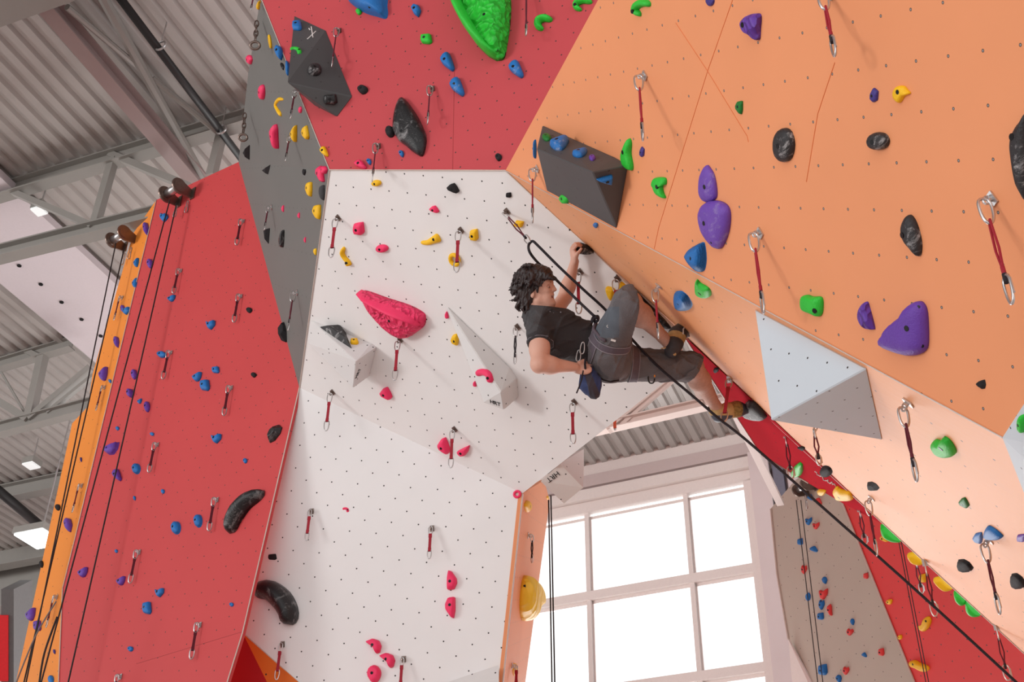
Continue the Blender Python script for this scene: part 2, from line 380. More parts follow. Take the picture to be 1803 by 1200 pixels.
rows = [zt1-dz*k for k in range(0, 5) if zt1-dz*k > zB+.3]
for z in rows: wbox('transom', uL, uR, z-.07, z+.07, -.02, .15, m_frame, parent=win)
_ac = WP+W1d*(uL+uR)/2+ZZ*(zTop+zTop-9)/2+W2d*.45
_zt = norm(W2d-ZZ*.85); _yt = np.cross(_zt, W1d); _ac = _ac-ZZ*1.2+W2d*1.2      # tipped up like light off the bright ground outside
_ao.matrix_world = Matrix(((W1d[0], _yt[0], _zt[0], _ac[0]), (W1d[1], _yt[1], _zt[1], _ac[1]), (W1d[2], _yt[2], _zt[2], _ac[2]), (0, 0, 0, 1)))
gm, t_, b_ = nt('window_glass')
tr = N(t_, 'ShaderNodeBsdfTransparent'); gl = N(t_, 'ShaderNodeBsdfGlossy'); gl.inputs['Roughness'].default_value = .02
fr = N(t_, 'ShaderNodeFresnel'); fr.inputs[0].default_value = 1.3; ms = N(t_, 'ShaderNodeMixShader')
t_.links.new(fr.outputs[0], ms.inputs[0]); t_.links.new(tr.outputs[0], ms.inputs[1]); t_.links.new(gl.outputs[0], ms.inputs[2])
t_.links.new(ms.outputs[0], t_.nodes['Material Output'].inputs[0])
ue = sorted(cols+[uL, uR]); ze = sorted(rows+[zB, zTop])
for a, b in zip(ue[:-1], ue[1:]):
    for c, d in zip(ze[:-1], ze[1:]):
        wbox('window_pane', a+.02, b-.02, c+.02, d-.02, .06, .066, gm, parent=win)
        # narrow inner sash standing a little proud of the pane
        for (p, q, r, s) in ((a+.035, b-.035, d-.12, d-.07), (a+.035, a+.06, c+.07, d-.07)):
            wbox('sash', p, q, r, s, .05, .1, m_frame, parent=win)
# beams over and beside the window
bm1 = wbox('trim_header_beam', uL-3, uR+1.2, zTop+.42, -.02, -.07, 0, basic('header_paint', (196, 180, 178), rough=.5, var=.02))
wbox('trim_blind_rail', uL-1, uR+.2, zTop+.18, zTop+.36, -.1, 0, m_frame)
wbox('trim_column', uR+.12, uR+.42, -WP[2], zTop+.4, -.15, .02, m_wall)
wbox('trim_dark_post', uR+.46, uR+.62, -WP[2], .1, -.1, .04, basic('slate_post', (112, 112, 128), rough=.5))
wbox('trim_far_column', uR+.66, uR+1.5, -WP[2], .1, -.05, .04, m_wall)
def thing_mesh(name, geo, mat, label, cat, group=None, smooth=False):
    o = mesh(name, geo[0], geo[1], mat, smooth=smooth); return tag(o, label, cat, group)
def vpl(p0, d):           # vertical plane through p0 along horizontal d
    n = norm(np.cross(d, ZZ)); 
    if n@(p0-CAM) > 0: n = -n
    return (n, float(n@p0))
def struct_truss(name, label, spec, deep=None):
    root = None
    for nm, geo, mt in spec:
        o = mesh(nm, geo[0], geo[1], mt)
        if root is None:
            root = empty(name, o.data.vertices[0].co); tag(root, label, 'truss', 'steel roof trusses')
            bpy.context.view_layer.update()
        attach(o, root)
    return root
# truss near the top left, its top chord under the deck
p0 = deckpt(20, 330, HD-.1); va = vpl(p0, D1)
def va_(x, y): return hit(va, x, y)
a0, a1 = va_(20, 333), va_(425, 212); e = norm(a1-a0)
struct_truss('roof_truss', 'grey steel roof truss reaching from the left edge to behind the grey wall', [
    ('top_chord', ibeam_geo(a0-e*2.5, a1+e*1.5, .16, .2), m_beam),
    ('bottom_chord', ibeam_geo(va_(-60, 462), va_(330, 365), .16, .18), m_beam),
    ('web', bar_geo(va_(15, 335), va_(163, 398), .07, .07), m_beam), ('web', bar_geo(va_(200, 280), va_(167, 396), .09, .09), m_beam),
    ('web', bar_geo(va_(195, 272), va_(335, 330), .08, .08), m_beam), ('web', bar_geo(va_(392, 228), va_(372, 310), .09, .09), m_beam)])
p1 = deckpt(60, 625, HD-.1); vb = vpl(p1, D1)
def vb_(x, y): return hit(vb, x, y)
struct_truss('roof_truss', 'far grey roof truss at the left edge, beside the orange wall strip', [
    ('top_chord', ibeam_geo(vb_(-60, 660), vb_(128, 604), .14, .18), m_beam),
    ('bottom_chord', ibeam_geo(vb_(-60, 772), vb_(190, 705), .14, .2), m_beam),
    ('web', bar_geo(vb_(76, 625), vb_(52, 735), .12, .12), m_beam), ('web', bar_geo(vb_(-30, 582), vb_(72, 630), .08, .08), m_beam),
    ('web', bar_geo(vb_(-30, 690), vb_(50, 738), .1, .1), m_beam), ('web', bar_geo(vb_(52, 737), vb_(160, 648), .1, .1), m_beam),
    ('web', bar_geo(vb_(84, 726), vb_(166, 660), .06, .06), m_beam), ('web', bar_geo(vb_(2, 655), vb_(46, 730), .03, .03), m_beam)])
p2 = deckpt(1100, 745, HD-.75); vc = vpl(p2, D1)
def vc_(x, y): return hit(vc, x, y)
m_beam3 = basic('rosy_beam_paint', (214, 194, 186), rough=.5, var=.03, scale=3)
struct_truss('roof_truss', 'rosy steel roof truss seen through the gap above the window', [
    ('bottom_chord', ibeam_geo(vc_(1020, 762), vc_(1330, 691), .16, .14), m_beam3),
    ('web', bar_geo(vc_(1068, 756), vc_(1182, 662), .12, .12), m_beam3), ('web', bar_geo(vc_(1095, 748), vc_(1200, 655), .06, .06), m_beam3),
    ('web', bar_geo(vc_(1238, 718), vc_(1205, 640), .06, .06), m_beam3)])
def beam(name, pts, w, h, mat, label, cat='beam', group=None):
    return thing_mesh(name, ibeam_geo(pts[0], pts[1], w, h), mat, label, cat, group)
q0 = deckpt(105, 30, HD-.4); 
beam('roof_beam', (q0-D2*.2, deckpt(352, 322, HD-.4)), .17, .2, m_beam2, 'wide pinkish-grey steel beam running diagonally down to the red wall top')
q1 = deckpt(45, -22, HD-.6); beam('roof_girder', (q1-D1*3, q1+D1*2), .36, .4, m_beam, 'heavy pale girder crossing the top left corner')
def rod(name, a, b, r, label, mat=m_beam, cat='brace'):
    return thing_mesh(name, tube_geo([a, b], r, 8), mat, label, cat)
rod('roof_brace', deckpt(118, 12, HD-.45), deckpt(250, 124, HD-.15), .035, 'thin grey steel brace from the pale girder down to the long brace')
rod('roof_brace', deckpt(178, -10, HD-.12), deckpt(358, 315, HD-.3), .055, 'long grey steel brace left of the black pipe')
rod('roof_brace', deckpt(268, 138, HD-.15), deckpt(388, 236, HD-.3), .035, 'thin grey steel brace from the long brace to the truss top')
pp = thing_mesh('sprinkler_pipe', tube_geo([deckpt(195, -25, HD-.35), deckpt(450, 312, HD-.35)], .043, 12), m_black, 'thick black pipe hanging under the roof deck at upper left', 'pipe', smooth=True)
pp = thing_mesh('sprinkler_pipe', tube_geo([deckpt(-30, 840, HD-.5), deckpt(98, 948, HD-.5)], .08, 12), m_black, 'thin black pipe under the roof beside the bright lamp at left', 'pipe', smooth=True)
for x, y, w_, s in ((283, 80, .0, 'upper'), (390, 228, 0, 'lower')):
    c = deckpt(x, y, HD-.35); g = loop_geo([c+.058*(D1*math.cos(a)+ZZ*math.sin(a)) for a in np.linspace(0, 6.283, 17)[:-1]], .012)
    g = join(g, tube_geo([c+ZZ*.07, c+ZZ*.38], .008, 6))
    thing_mesh('pipe_clamp', g, m_steel, '%s steel hanger ring round the thick black pipe' % s, 'clamp')
# lower roof beams at the left edge
q = deckpt(40, 862, HD-.15); beam('roof_beam', (q-D1*4, q+D1*4), .2, .28, m_beam, 'grey roof beam just above the bright lamp at left')
q = deckpt(40, 975, HD-.15); beam('roof_beam', (q-D1*5, q+D1*5), .25, .4, m_beam, 'grey roof beam just below the bright lamp at left')
q = deckpt(20, 1030, HD-.5); beam('roof_beam', (q-D1*6, q+D1*5), .4, 1., m_beam, 'dark deep beam low at the left edge above the window strip')
# white bulkhead panel with a row of screws
v4 = [deckpt(0, 340, HD-.12), deckpt(60, 342, HD-.12)]
A_, B_ = deckpt(28, 330, HD-.12), deckpt(0, 492, HD-.12)
wdt = float(abs((B_-A_)@D1)); s_ = float(A_@D2); cc = A_-D1*wdt/2
bh = mesh('white_roof_panel', *box_geo(cc+D2*3.4, D1*wdt/2, D2*5.0, ZZ*.05), basic('white_panel_paint', (206, 196, 200), rough=.5, var=.02)); tag(bh, 'wide white ceiling panel with a line of dark screws, left of the orange strip', 'panel')
for k in range(16):
    c = deckpt(34, 467, HD-.17)+D2*(.42*k)
    s = mesh('screw', *tube_geo([c, c-ZZ*.012], .03, 8), m_bolt); attach(s, bh)
# small floodlights and the bright lamp
def flood(x, y, w, label, em=False):
    c = deckpt(x, y, HD-.5 if not em else HD-2.2); root = empty('floodlight', c); tag(root, label, 'lamp'); bpy.context.view_layer.update()
    e, _, bb = nt('lamp_glow'); bb.inputs['Emission Color'].default_value = (.9, 1, 1, 1); bb.inputs['Emission Strength'].default_value = 4 if em else .25
    attach(mesh('housing', *box_geo(c+ZZ*.06, D1*w*.55, D2*w*.55, ZZ*.05), m_beam), root)
    attach(mesh('lens', *box_geo(c, D1*w*.5, D2*w*.5, ZZ*.015), e), root)
    attach(mesh('bracket', *tube_geo([c+ZZ*.1, c+ZZ*(.5 if not em else 2.3)], .012, 6), m_steel), root)
    return root
flood(69, 371, .14, 'small floodlight under the roof at the left, above the white ceiling panel')
flood(55, 819, .2, 'small bluish floodlight hanging above the bright lamp')
flood(70, 948, .5, 'bright square lamp glowing white beside the orange strip', True)
# dark lower left corner beyond the orange strip
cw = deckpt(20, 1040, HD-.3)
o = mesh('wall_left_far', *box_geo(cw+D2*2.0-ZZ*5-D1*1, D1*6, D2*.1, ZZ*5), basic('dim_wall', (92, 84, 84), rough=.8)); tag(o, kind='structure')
bn = P(4, 1140, 15.5)
thing_mesh('banner', box_geo(bn, RI*.08, FW*.02, UP*.42), basic('red_banner', (214, 24, 34)), 'red banner sliver at the lower left edge of the hall', 'banner')
thing_mesh('duct', box_geo(P(30, 1130, 15.8), RI*.08, FW*.3, UP*.75), basic('dull_duct', (96, 94, 94), rough=.7), 'grey upright duct at the lower left edge beside the red banner', 'duct')

thing_mesh('wall_brace', bar_geo(P(1290, 716, 11.0), P(1374, 886, 13.0), .075, .05), m_frame, 'pale slanting brace between the window and the dark red strip', 'brace')
_q = [hit(PL['GF'], x, y, .06 if x < 1400 else .004) for x, y in ((1388, 1125), (1432, 1206), (1450, 1260), (1400, 1260))]
_o = mesh('wall_white_corner', _q+[p-PL['GF'][0]*.02 for p in _q], [(0, 1, 2, 3), (7, 6, 5, 4), (0, 4, 5, 1), (1, 5, 6, 2), (2, 6, 7, 3), (3, 7, 4, 0)], m_frame); tag(_o, kind='structure')
# ------------------------------------------------------------------ climbing holds
def smooth(pts, n=32, sharp=False):
    pts = [np.array(p, float) for p in pts]; k = len(pts); out = []
    if sharp:
        for i in range(k):
            for t in np.linspace(0, 1, max(2, n//k), endpoint=False): out.append(pts[i]*(1-t)+pts[(i+1) % k]*t)
        return np.array(out)
    m = max(2, n//k)
    for i in range(k):
        a, b, c, d = pts[i-1], pts[i], pts[(i+1) % k], pts[(i+2) % k]
        for t in np.linspace(0, 1, m, endpoint=False):
            out.append(.5*((2*b)+(c-a)*t+(2*a-5*b+4*c-d)*t*t+(3*b-a-3*c+d)*t**3))
    return np.array(out)
SH = dict(       # outlines as the camera sees them, x to the right, y down
    egg=[(-.9, .1), (-.7, -.6), (0, -1), (.7, -.7), (1, 0), (.6, .8), (-.2, 1)],
    oval=[(-1, 0), (-.7, -.75), (0, -1), (.7, -.75), (1, 0), (.7, .75), (0, 1), (-.7, .75)],
    drop=[(-.9, -.4), (-.3, -1), (.6, -.8), (1, 0), (.5, 1), (-.3, .6)],
    wedge=[(-1, -.2), (-.5, -.8), (.15, -1), (.6, -.3), (1, .6), (.7, 1), (0, .7), (-.7, .3)],
    fin=[(-1, .1), (-.2, -.4), (1, -1), (.8, .1), (.3, .9), (-.3, 1), (-.8, .6)],
    square=[(-.85, -.8), (.75, -1), (1, .55), (.55, 1), (-.75, .85), (-1, .2)],
    tee=[(-1, -.7), (0, -.45), (1, -1), (.95, 0), (.4, .6), (0, 1), (-.5, .8), (-.85, 0)],
    heart=[(-1, -.2), (-.6, -1), (0, -.55), (.7, -.9), (1, -.1), (.3, .7), (-.1, 1), (-.7, .5)],
    half=[(-.3, -1), (.6, -.7), (1, 0), (.6, .8), (-.3, 1), (-.5, 0)],
    halfl=[(.6, -1), (1, -.9), (1, .3), (.7, 1), (.1, .9), (-.9, .2), (-1, -.3), (-.4, -.9)],
    moon=[(-1, -.6), (-.1, -1), (.7, -.7), (1, 0), (.8, .8), (.4, 1), (.1, .3), (-.4, -.1)],
    tri=[(-1, -.9), (.9, -1), (.2, 1)],
    trid=[(-1, 0), (.8, -1), (.7, 1)],
    long=[(-.6, -.7), (.3, -1), (.7, -.6), (.8, .2), (1, .9), (.7, 1), (.1, .5), (-.7, -.1)],
    quad=[(-.9, -.2), (-.1, -1), (1, -.5), (.8, .7), (-.2, 1), (-1, .6)],
    shell=[(-1, -.1), (-.5, -.6), (.2, -.9), (.8, -1), (1, .1), (.8, .9), (.2, 1), (-.5, .5)],
    fan=[(-.9, -.9), (-.2, -1), (.5, -.5), (1, .4), (.7, .9), (-.2, 1), (-.8, .7), (-1, -.1)],
)
SPN = dict(
    hook=([(-.5, -1), (-.9, -.5), (-.5, 0), (.2, .4), (.5, .8)], [.5, .6, .55, .6, .9]),
    hookr=([(.9, -.9), (-.1, -.9), (-.8, -.3), (-.3, .3), (.5, .9)], [.4, .5, .5, .6, .8]),
    slug=([(-1, .5), (-.4, .5), (.1, .1), (.6, -.3)], [.35, .5, .7, .95]),
    bean=([(-.9, -.4), (-.2, -.6), (.5, -.3), (.7, .6)], [.6, .6, .7, .75]),
    curl=([(1, -.6), (.2, -.9), (-.6, -.5), (-.8, .3), (-.2, .9)], [.6, .7, .75, .7, .5]),
    crescent=([(-1, -.7), (-.3, -.8), (.4, -.3), (.75, .35), (.7, .9)], [.5, .62, .68, .64, .55]),
    crescentr=([(1, -.95), (.2, -.6), (-.35, -.1), (-.7, .4), (-.85, .85)], [.42, .6, .66, .6, .45]),
    ring=None,
)
def rotp(a, deg):
    c, s = math.cos(math.radians(deg)), math.sin(math.radians(deg)); a = np.array(a, float)
    return np.stack([a[:, 0]*c-a[:, 1]*s, a[:, 0]*s+a[:, 1]*c], 1)
def dome(base2, pl, lift, apex, ridge, K, seed, flat):
    """rings over an outline given in pixels; returns vertices (world)"""
    n = pl[0]; B = np.array([hit(pl, *q) for q in base2]); c = B.mean(0); rg = np.random.RandomState(seed)
    c = c+(B[int(apex[0]) % len(B)]-c)*apex[1]
    V = [B-n*.004]
    for k in range(K):
        t = (k+.0)/K; s = (1-t**1.6)*.97+.03 if not flat else 1-t*.88; h = math.sin(math.pi/2*min(1, t*1.25+.12))**.8 if not flat else min(1, .15+t*1.6)
        if ridge: s, h = math.cos(1.52*t)**.85*(1-.12*(k % 2)), math.sin(1.52*t+.03)
        V.append(c+(B-c)*s+n*lift*h+rg.normal(0, .02, B.shape)*lift*(0 if flat or len(B) > 40 else 1)*.5)
    V.append((c+n*lift*(1.0 if not ridge else .93))[None])
    return V
def fan_faces(m, R):
    Fs = [tuple(range(m))]
    for k in range(R-1):
        for j in range(m): Fs.append((k*m+j, k*m+(j+1) % m, (k+1)*m+(j+1) % m, (k+1)*m+j))
    for j in range(m): Fs.append(((R-1)*m+j, (R-1)*m+(j+1) % m, R*m))
    return Fs
def sweep(sp2, wid, pl, lift):
    n = pl[0]; C = np.array([hit(pl, *q) for q in sp2]); k = len(C); V = []; m = 10
    px1 = np.linalg.norm(hit(pl, sp2[0][0]+1, sp2[0][1])-C[0])
    for i in range(k):
        t = norm(C[min(i+1, k-1)]-C[max(i-1, 0)]); s = np.cross(n, t); z = proj(C[i])[2]; w = wid[i]*z/F
        for j in range(m):
            a = math.pi*j/(m-1); V.append(C[i]+s*w*math.cos(a)+n*(lift*min(1.15, wid[i]/max(wid))*math.sin(a)-.003))
    return np.array(V)
def sweep_faces(k, m=10):
    Fs = [tuple(range(m)), tuple(range(k*m-1, (k-1)*m-1, -1))]
    for i in range(k-1):
        for j in range(m): Fs.append((i*m+j, i*m+(j+1) % m, (i+1)*m+(j+1) % m, (i+1)*m+j))
    return Fs
_hs = [0]
def hold(shape, cx, cy, w, h, col, pl, label, rot=0, lf=.42, group=None, pts=None, ridge=False, apex=(0, .1), bolt=True, flat=False, sharp=False, name='climbing_hold', cat='climbing hold', bolts=None, K=6):
    _hs[0] += 1; pln = PL[pl] if isinstance(pl, str) else pl
    if pts is not None:
        a = np.array(pts, float); cx, cy = (a.min(0)+a.max(0))/2; w, h = a.max(0)-a.min(0); base = smooth(a-[cx, cy], 48, sharp); kind = 'o'
    elif shape == 'ring': kind = 'r'
    elif shape in SPN:
        kind = 's'; sp, wd = SPN[shape]; sp = rotp(sp, rot)
        tt = np.linspace(0, len(sp)-1, 15); i0 = np.minimum(tt.astype(int), len(sp)-2)
        q = []
        for t, i in zip(tt, i0):
            a, b, c, d = sp[max(i-1, 0)], sp[i], sp[i+1], sp[min(i+2, len(sp)-1)]; f = t-i
            q.append(.5*((2*b)+(c-a)*f+(2*a-5*b+4*c-d)*f*f+(3*b-a-3*c+d)*f**3))
        base = np.array(q)*[w/2, h/2]; wid = np.interp(tt, range(len(wd)), wd)*min(w, h)*.42
        wid[0] *= .45; wid[-1] *= .55; wid[1] *= .85; wid[-2] *= .88
    else:
        kind = 'o'; a = rotp(SH[shape], rot); a = (a-(a.max(0)+a.min(0))/2)/((a.max(0)-a.min(0))/2); base = smooth(a*[w/2, h/2], 28, sharp) if sharp or shape in ('oval', 'egg') else (lambda q: smooth(a*[w/2, h/2], 28)*q+smooth(a*[w/2, h/2], 28, True)*(1-q))(.7 if w*h > 900 else .25)
    z = proj(hit(pln, cx, cy))[2]; lift = lf*math.sqrt(w*h)*z/F
    if kind == 's': lift = lf*1.3*wid.max()*2*z/F
    sx = sy = 1.; ox = oy = 0.
    if kind == 'r':
        n = pln[0]; c = hit(pln, cx, cy); u = norm(hit(pln, cx+5, cy)-c); v = norm(np.cross(n, u))
        R = .36*w*z/F; R2 = .36*h*z/F; gg = loop_geo([c+n*R*.35+u*R*math.cos(a)+v*R2*math.sin(a) for a in np.linspace(0, 2*math.pi, 21)[:-1]], R*.42, 9)
        Vv = np.array(gg[0]); Fs = gg[1]; top = c+n*R*.7+u*R
    else:
        for it in range(7):
            if kind == 'o':
                VV = dome(base*[sx, sy]+[cx+ox, cy+oy], pln, lift, apex, ridge, K, _hs[0], flat); Vv = np.concatenate(VV)
            else: Vv = sweep(base*[sx, sy]+[cx+ox, cy+oy], wid*min(sx, sy), pln, lift)
            q = proj(Vv); lo, hi = q[:, :2].min(0), q[:, :2].max(0)
            gw, gh = hi-lo
            sx = max(.25, sx*(w/gw)**.8); sy = max(.25, sy*(h/gh)**.8)
            if (sx == .25 or sy == .25) and it < 3: lift *= .8
            ox += cx-(lo[0]+hi[0])/2; oy += cy-(lo[1]+hi[1])/2
        if kind == 'o': Fs = fan_faces(len(base), K+1); top = Vv[-1]
        else: Fs = sweep_faces(len(base)); top = Vv[4*len(base)//10*0+len(Vv)-1-10*3-5]
    org = Vv.mean(0)
    mt = HM[col] if isinstance(col, str) else col
    o = mesh(name, Vv-org, Fs, mt, smooth=not flat); o.location = org
    fixnormals(o)
    if flat is False and sharp: pass
    tag(o, label, cat, group or ('%s climbing holds' % (col if col in HC else label.split()[0])))
    if bolt:
        n = pln[0]; rr = min(.011, .13*math.sqrt(w*h)*z/F)
        tt_ = []
        if bolts is None: q_ = proj(top); bolts = [(q_[0], q_[1])]
        if bolts:
            from mathutils.bvhtree import BVHTree
            bv = BVHTree.FromPolygons([Vector(v) for v in Vv], Fs)
            for q in bolts:
                r_ = bv.ray_cast(Vector(CAM), Vector(norm(ray(*q))))
                if r_[0] is not None: tt_.append((np.array(r_[0])-org, np.array(r_[1])))
        for ib_, (t_p, n_b) in enumerate(tt_):
            rr = rr if ib_ == 0 else rr*(.55 if ib_ == 1 else 1)
            n_b = norm(n_b); n_b = n_b if n_b@(t_p+org-CAM) < 0 else -n_b; n_b = norm(n_b+n*.6)
            b = mesh('bolt', *tube_geo([t_p-n_b*rr*2, t_p+n_b*rr*.12], rr, 10), m_bolt, parent=o)
    return o
def volume(name, pts, faces, pl, mat, label, back=None):
    """plywood volume: pts = (x, y, lift); closed as the convex hull of its corners and their feet on the wall"""
    pln = PL[pl]; n, c = pln; A = [hit(pln, q[0], q[1], q[2]) for q in pts]
    A += [a-n*(q[2]+.002) for a, q in zip(A, pts) if q[2] > 0 and len(q) < 4]
    org = sum(A)/len(A)
    bm = bmesh.new()
    for a in A: bm.verts.new(Vector(a-org))
    r = bmesh.ops.convex_hull(bm, input=bm.verts)
    bmesh.ops.delete(bm, geom=[v for v in bm.verts if not v.link_faces], context='VERTS')
    bmesh.ops.dissolve_limit(bm, angle_limit=.03, verts=bm.verts, edges=bm.edges)
    bmesh.ops.recalc_face_normals(bm, faces=bm.faces)
    me = bpy.data.meshes.new(name)
    uvl = bm.loops.layers.uv.new('UVMap')
    for f in bm.faces:
        nn = np.array(f.normal); u = norm(np.cross(nn, [.1, .2, 1.])); v = np.cross(nn, u)
        for l in f.loops: q = np.array(l.vert.co); l[uvl].uv = (float(q@u)+.05, float(q@v)+.05)
    bm.to_mesh(me); bm.free(); me.materials.append(mat)
    o = bpy.data.objects.new(name, me); COL.objects.link(o); o.location = org
    md = o.modifiers.new('edge', 'BEVEL'); md.width = .006; md.segments = 1
    return tag(o, label, 'volume', None)
mVd = panel('dark_volume_panel', (78, 77, 78), r=.006, sx=.22, sy=.24, stagger=True, stain=.5)
mVw = panel('grey_white_volume_panel', (222, 220, 219), r=.0058, sx=.17, sy=.17, stagger=True, stain=.1)
mVb = panel('pale_blue_volume_panel', (205, 214, 222), r=.0045, sx=.17, sy=.17, stagger=True, stain=.1)
volume('wall_volume', [(518, 27, 0), (574, 53, 0), (621, 170, 0), (594, 206, 0), (506, 145, .32)], None, 'R', mVd, 'large dark grey plywood volume with a chalk X on the upper red wall')
volume('wall_volume', [(955, 220, 0), (1084, 277, 0), (1086, 403, 0), (963, 336, .0), (1043, 303, .2), (945, 262, .2)], None, 'O1', mVd, 'large dark grey plywood volume carrying blue holds on the orange wall')
volume('wall_volume', [(1328, 543, 0), (1527, 648, 0), (1555, 775, 0), (1357, 740, .35, 1)], None, 'O2', mVb, 'big pale blue pyramid volume on the orange wall beneath its seam')
volume('wall_volume', [(546, 562, 0), (654, 604, 0), (650, 640, 0), (541, 603, 0), (627, 636, .25), (622, 683, .2)], None, 'W1', mVw, 'grey-white wedge volume carrying a black triangle hold, left on the white wall')
volume('wall_volume', [(782, 533, 0), (897, 645, 0), (903, 665, 0), (893, 716, .1), (882, 690, .22), (887, 721, .2), (851, 708, .2)], None, 'W1', mVw, 'long pointed grey-white volume in the middle of the white wall')
mVp = panel('pale_volume_panel', (228, 222, 218), r=.0055, sx=.15, sy=.15, stain=.1)
def plain_hull(name, A, mat, label):
    org = sum(A)/len(A); bm = bmesh.new()
    for a in A: bm.verts.new(Vector(a-org))
    bmesh.ops.convex_hull(bm, input=bm.verts); bmesh.ops.delete(bm, geom=[v for v in bm.verts if not v.link_faces], context='VERTS')
    bmesh.ops.dissolve_limit(bm, angle_limit=.03, verts=bm.verts, edges=bm.edges); bmesh.ops.recalc_face_normals(bm, faces=bm.faces)
    uvl = bm.loops.layers.uv.new('UVMap')
    for f in bm.faces:
        nn = np.array(f.normal); u = norm(np.cross(nn, [.1, .2, 1.])); v = np.cross(nn, u)
        for l in f.loops: q = np.array(l.vert.co); l[uvl].uv = (float(q@u)+.05, float(q@v)+.05)
    me = bpy.data.meshes.new(name); bm.to_mesh(me); bm.free(); me.materials.append(mat)
    o = bpy.data.objects.new(name, me); COL.objects.link(o); o.location = org
    return tag(o, label, 'volume')
plain_hull('wall_volume', [P(952, 847, 8.75), P(986, 816, 8.7), P(1027, 858, 8.75), P(993, 886, 8.85), P(1005, 798, 9.1), P(1028, 790, 9.2), P(960, 850, 9.4), P(1028, 830, 9.5)], mVp, 'small pale box volume with black lettering below the white wall corner')
plain_hull('wall_volume', [P(785, 1201, 8.55), P(878, 1170, 8.5), P(879, 1230, 8.3), P(780, 1240, 8.4), P(830, 1190, 8.75), P(800, 1230, 8.75)], mVw, 'grey volume peeking in at the bottom edge with a yellow hold on it')
plain_hull('wall_volume', [P(1765, 770, 3.9), P(1810, 700, 3.6), P(1850, 650, 3.5), P(1900, 900, 3.6), P(1808, 880, 4.1), P(1900, 800, 3.4)], mVb, 'pale blue volume cut off by the right edge of the frame')
# ---- text on volumes
def letters(txt, pos, xa, n, size, mat, label, cat, owner, flip=False):
    cu = bpy.data.curves.new('text', 'FONT'); cu.body = txt; cu.size = size; cu.align_x = 'CENTER'; cu.align_y = 'CENTER'; cu.extrude = .001
    t = bpy.data.objects.new('text', cu); COL.objects.link(t)
    me = bpy.data.meshes.new_from_object(t); bpy.data.objects.remove(t)
    o = bpy.data.objects.new('lettering', me); COL.objects.link(o); me.materials.append(mat)
    x = norm(xa-n*(np.asarray(xa)@n)); y = np.cross(n, x)
    o.matrix_world = Matrix(((x[0], y[0], n[0], pos[0]), (x[1], y[1], n[1], pos[1]), (x[2], y[2], n[2], pos[2]), (0, 0, 0, 1)))
    if owner: bpy.context.view_layer.update(); mw = o.matrix_world.copy(); o.parent = owner; o.matrix_parent_inverse = owner.matrix_world.inverted(); o.matrix_world = mw
    return o
m_ink = basic('black_ink', (30, 28, 30), rough=.7); m_chk = basic('chalk', (225, 218, 215), rough=.9)
bpy.context.view_layer.update()
from mathutils.bvhtree import BVHTree
def on_obj(o, x, y):
    me = o.data; mw = o.matrix_world
    bv = BVHTree.FromPolygons([mw@v.co for v in me.vertices], [tuple(p.vertices) for p in me.polygons])
    r = bv.ray_cast(Vector(CAM), Vector(norm(ray(x, y)))); 
    return None if r[0] is None else (np.array(r[0]), np.array(r[1]))
vols = [o for o in bpy.data.objects if o.name.startswith('wall_volume')]
def vol(s): return next(o for o in vols if s in o['label'])
def stamp(s, txt, x0, y0, x1, y1, size):
    o = vol(s); r = on_obj(o, (x0+x1)/2, (y0+y1)/2)
    if r is None: print('NO STAMP', s); return
    p, n = r; n = n if n@(p-CAM) < 0 else -n
    a = hit((n, float(n@p)), x0, y0); b = hit((n, float(n@p)), x1, y1)
    letters(txt, p+n*.003, b-a, n, size, m_ink, None, None, o)
stamp('long pointed', 'HRT', 860, 705, 884, 713, .045)
stamp('wedge volume', 'HRT', 626, 666, 634, 648, .045)
stamp('small pale box', 'HRT', 984, 831, 963, 846, .055)
o = vol('chalk X')
for q in ((548, 47, 551, 66), (556, 55, 541, 69), (544, 50, 546, 53)):
    a, b = on_obj(o, q[0], q[1]), on_obj(o, q[2], q[3])
    if a and b: attach(mesh('chalk_mark', *tube_geo([a[0], b[0]], .0045, 5), m_chk), o)
random.seed(4); cp = []
for i in range(26):
    t = i/25; cp.append((1436+56*t+random.uniform(-2.5, 2.5), 832+38*t+random.uniform(-3, 3)))
s = mesh('chalk_scrawl', *tube_geo([hit(PL['RF1'], x, y, .004) for x, y in cp], .0035, 4), m_chk); attach(s, bpy.data.objects['wall_red_under'])
def onvol(s, x, y):
    """tangent plane of a volume at a pixel, for holds bolted to it"""
    p, n = on_obj(vol(s), x, y); n = n if n@(p-CAM) < 0 else -n
    return (n, float(n@p))
H = hold
# upper red wall
gR = 'holds on the upper red wall'
H('', 0, 0, 0, 0, 'blue', 'R', 'big deep blue folded hold at the top edge, left of the giant green hold', pts=[(610, -6), (640, -18), (680, -14), (683, 10), (684, 24), (680, 34), (664, 30), (645, 24), (628, 14)], ridge=True, bolts=[(650, 12)])
H('drop', 733, 19, 19, 25, 'blue', 'R', 'small blue hold at the top, between the big blue fold and giant green hold')
H('egg', 632, 21, 12, 13, 'green', 'R', 'tiny green hold peeping from under the big blue folded hold', bolt=False)
H('square', 751, 69, 22, 20, 'green', 'R', 'small green knob left of the giant green hold')
H('wedge', 788, 109, 27, 36, 'blue', 'R', 'blue wedge hold below the green knob, upper of the blue pair')
H('wedge', 805, 153, 28, 36, 'chalkblue', 'R', 'chalk-marked blue wedge hold, lower of the blue pair on the red wall', group='blue climbing holds')
H('wedge', 909, 122, 28, 34, 'chalkblue', 'R', 'blue chalky hold at the lower right of the giant green hold', group='blue climbing holds')
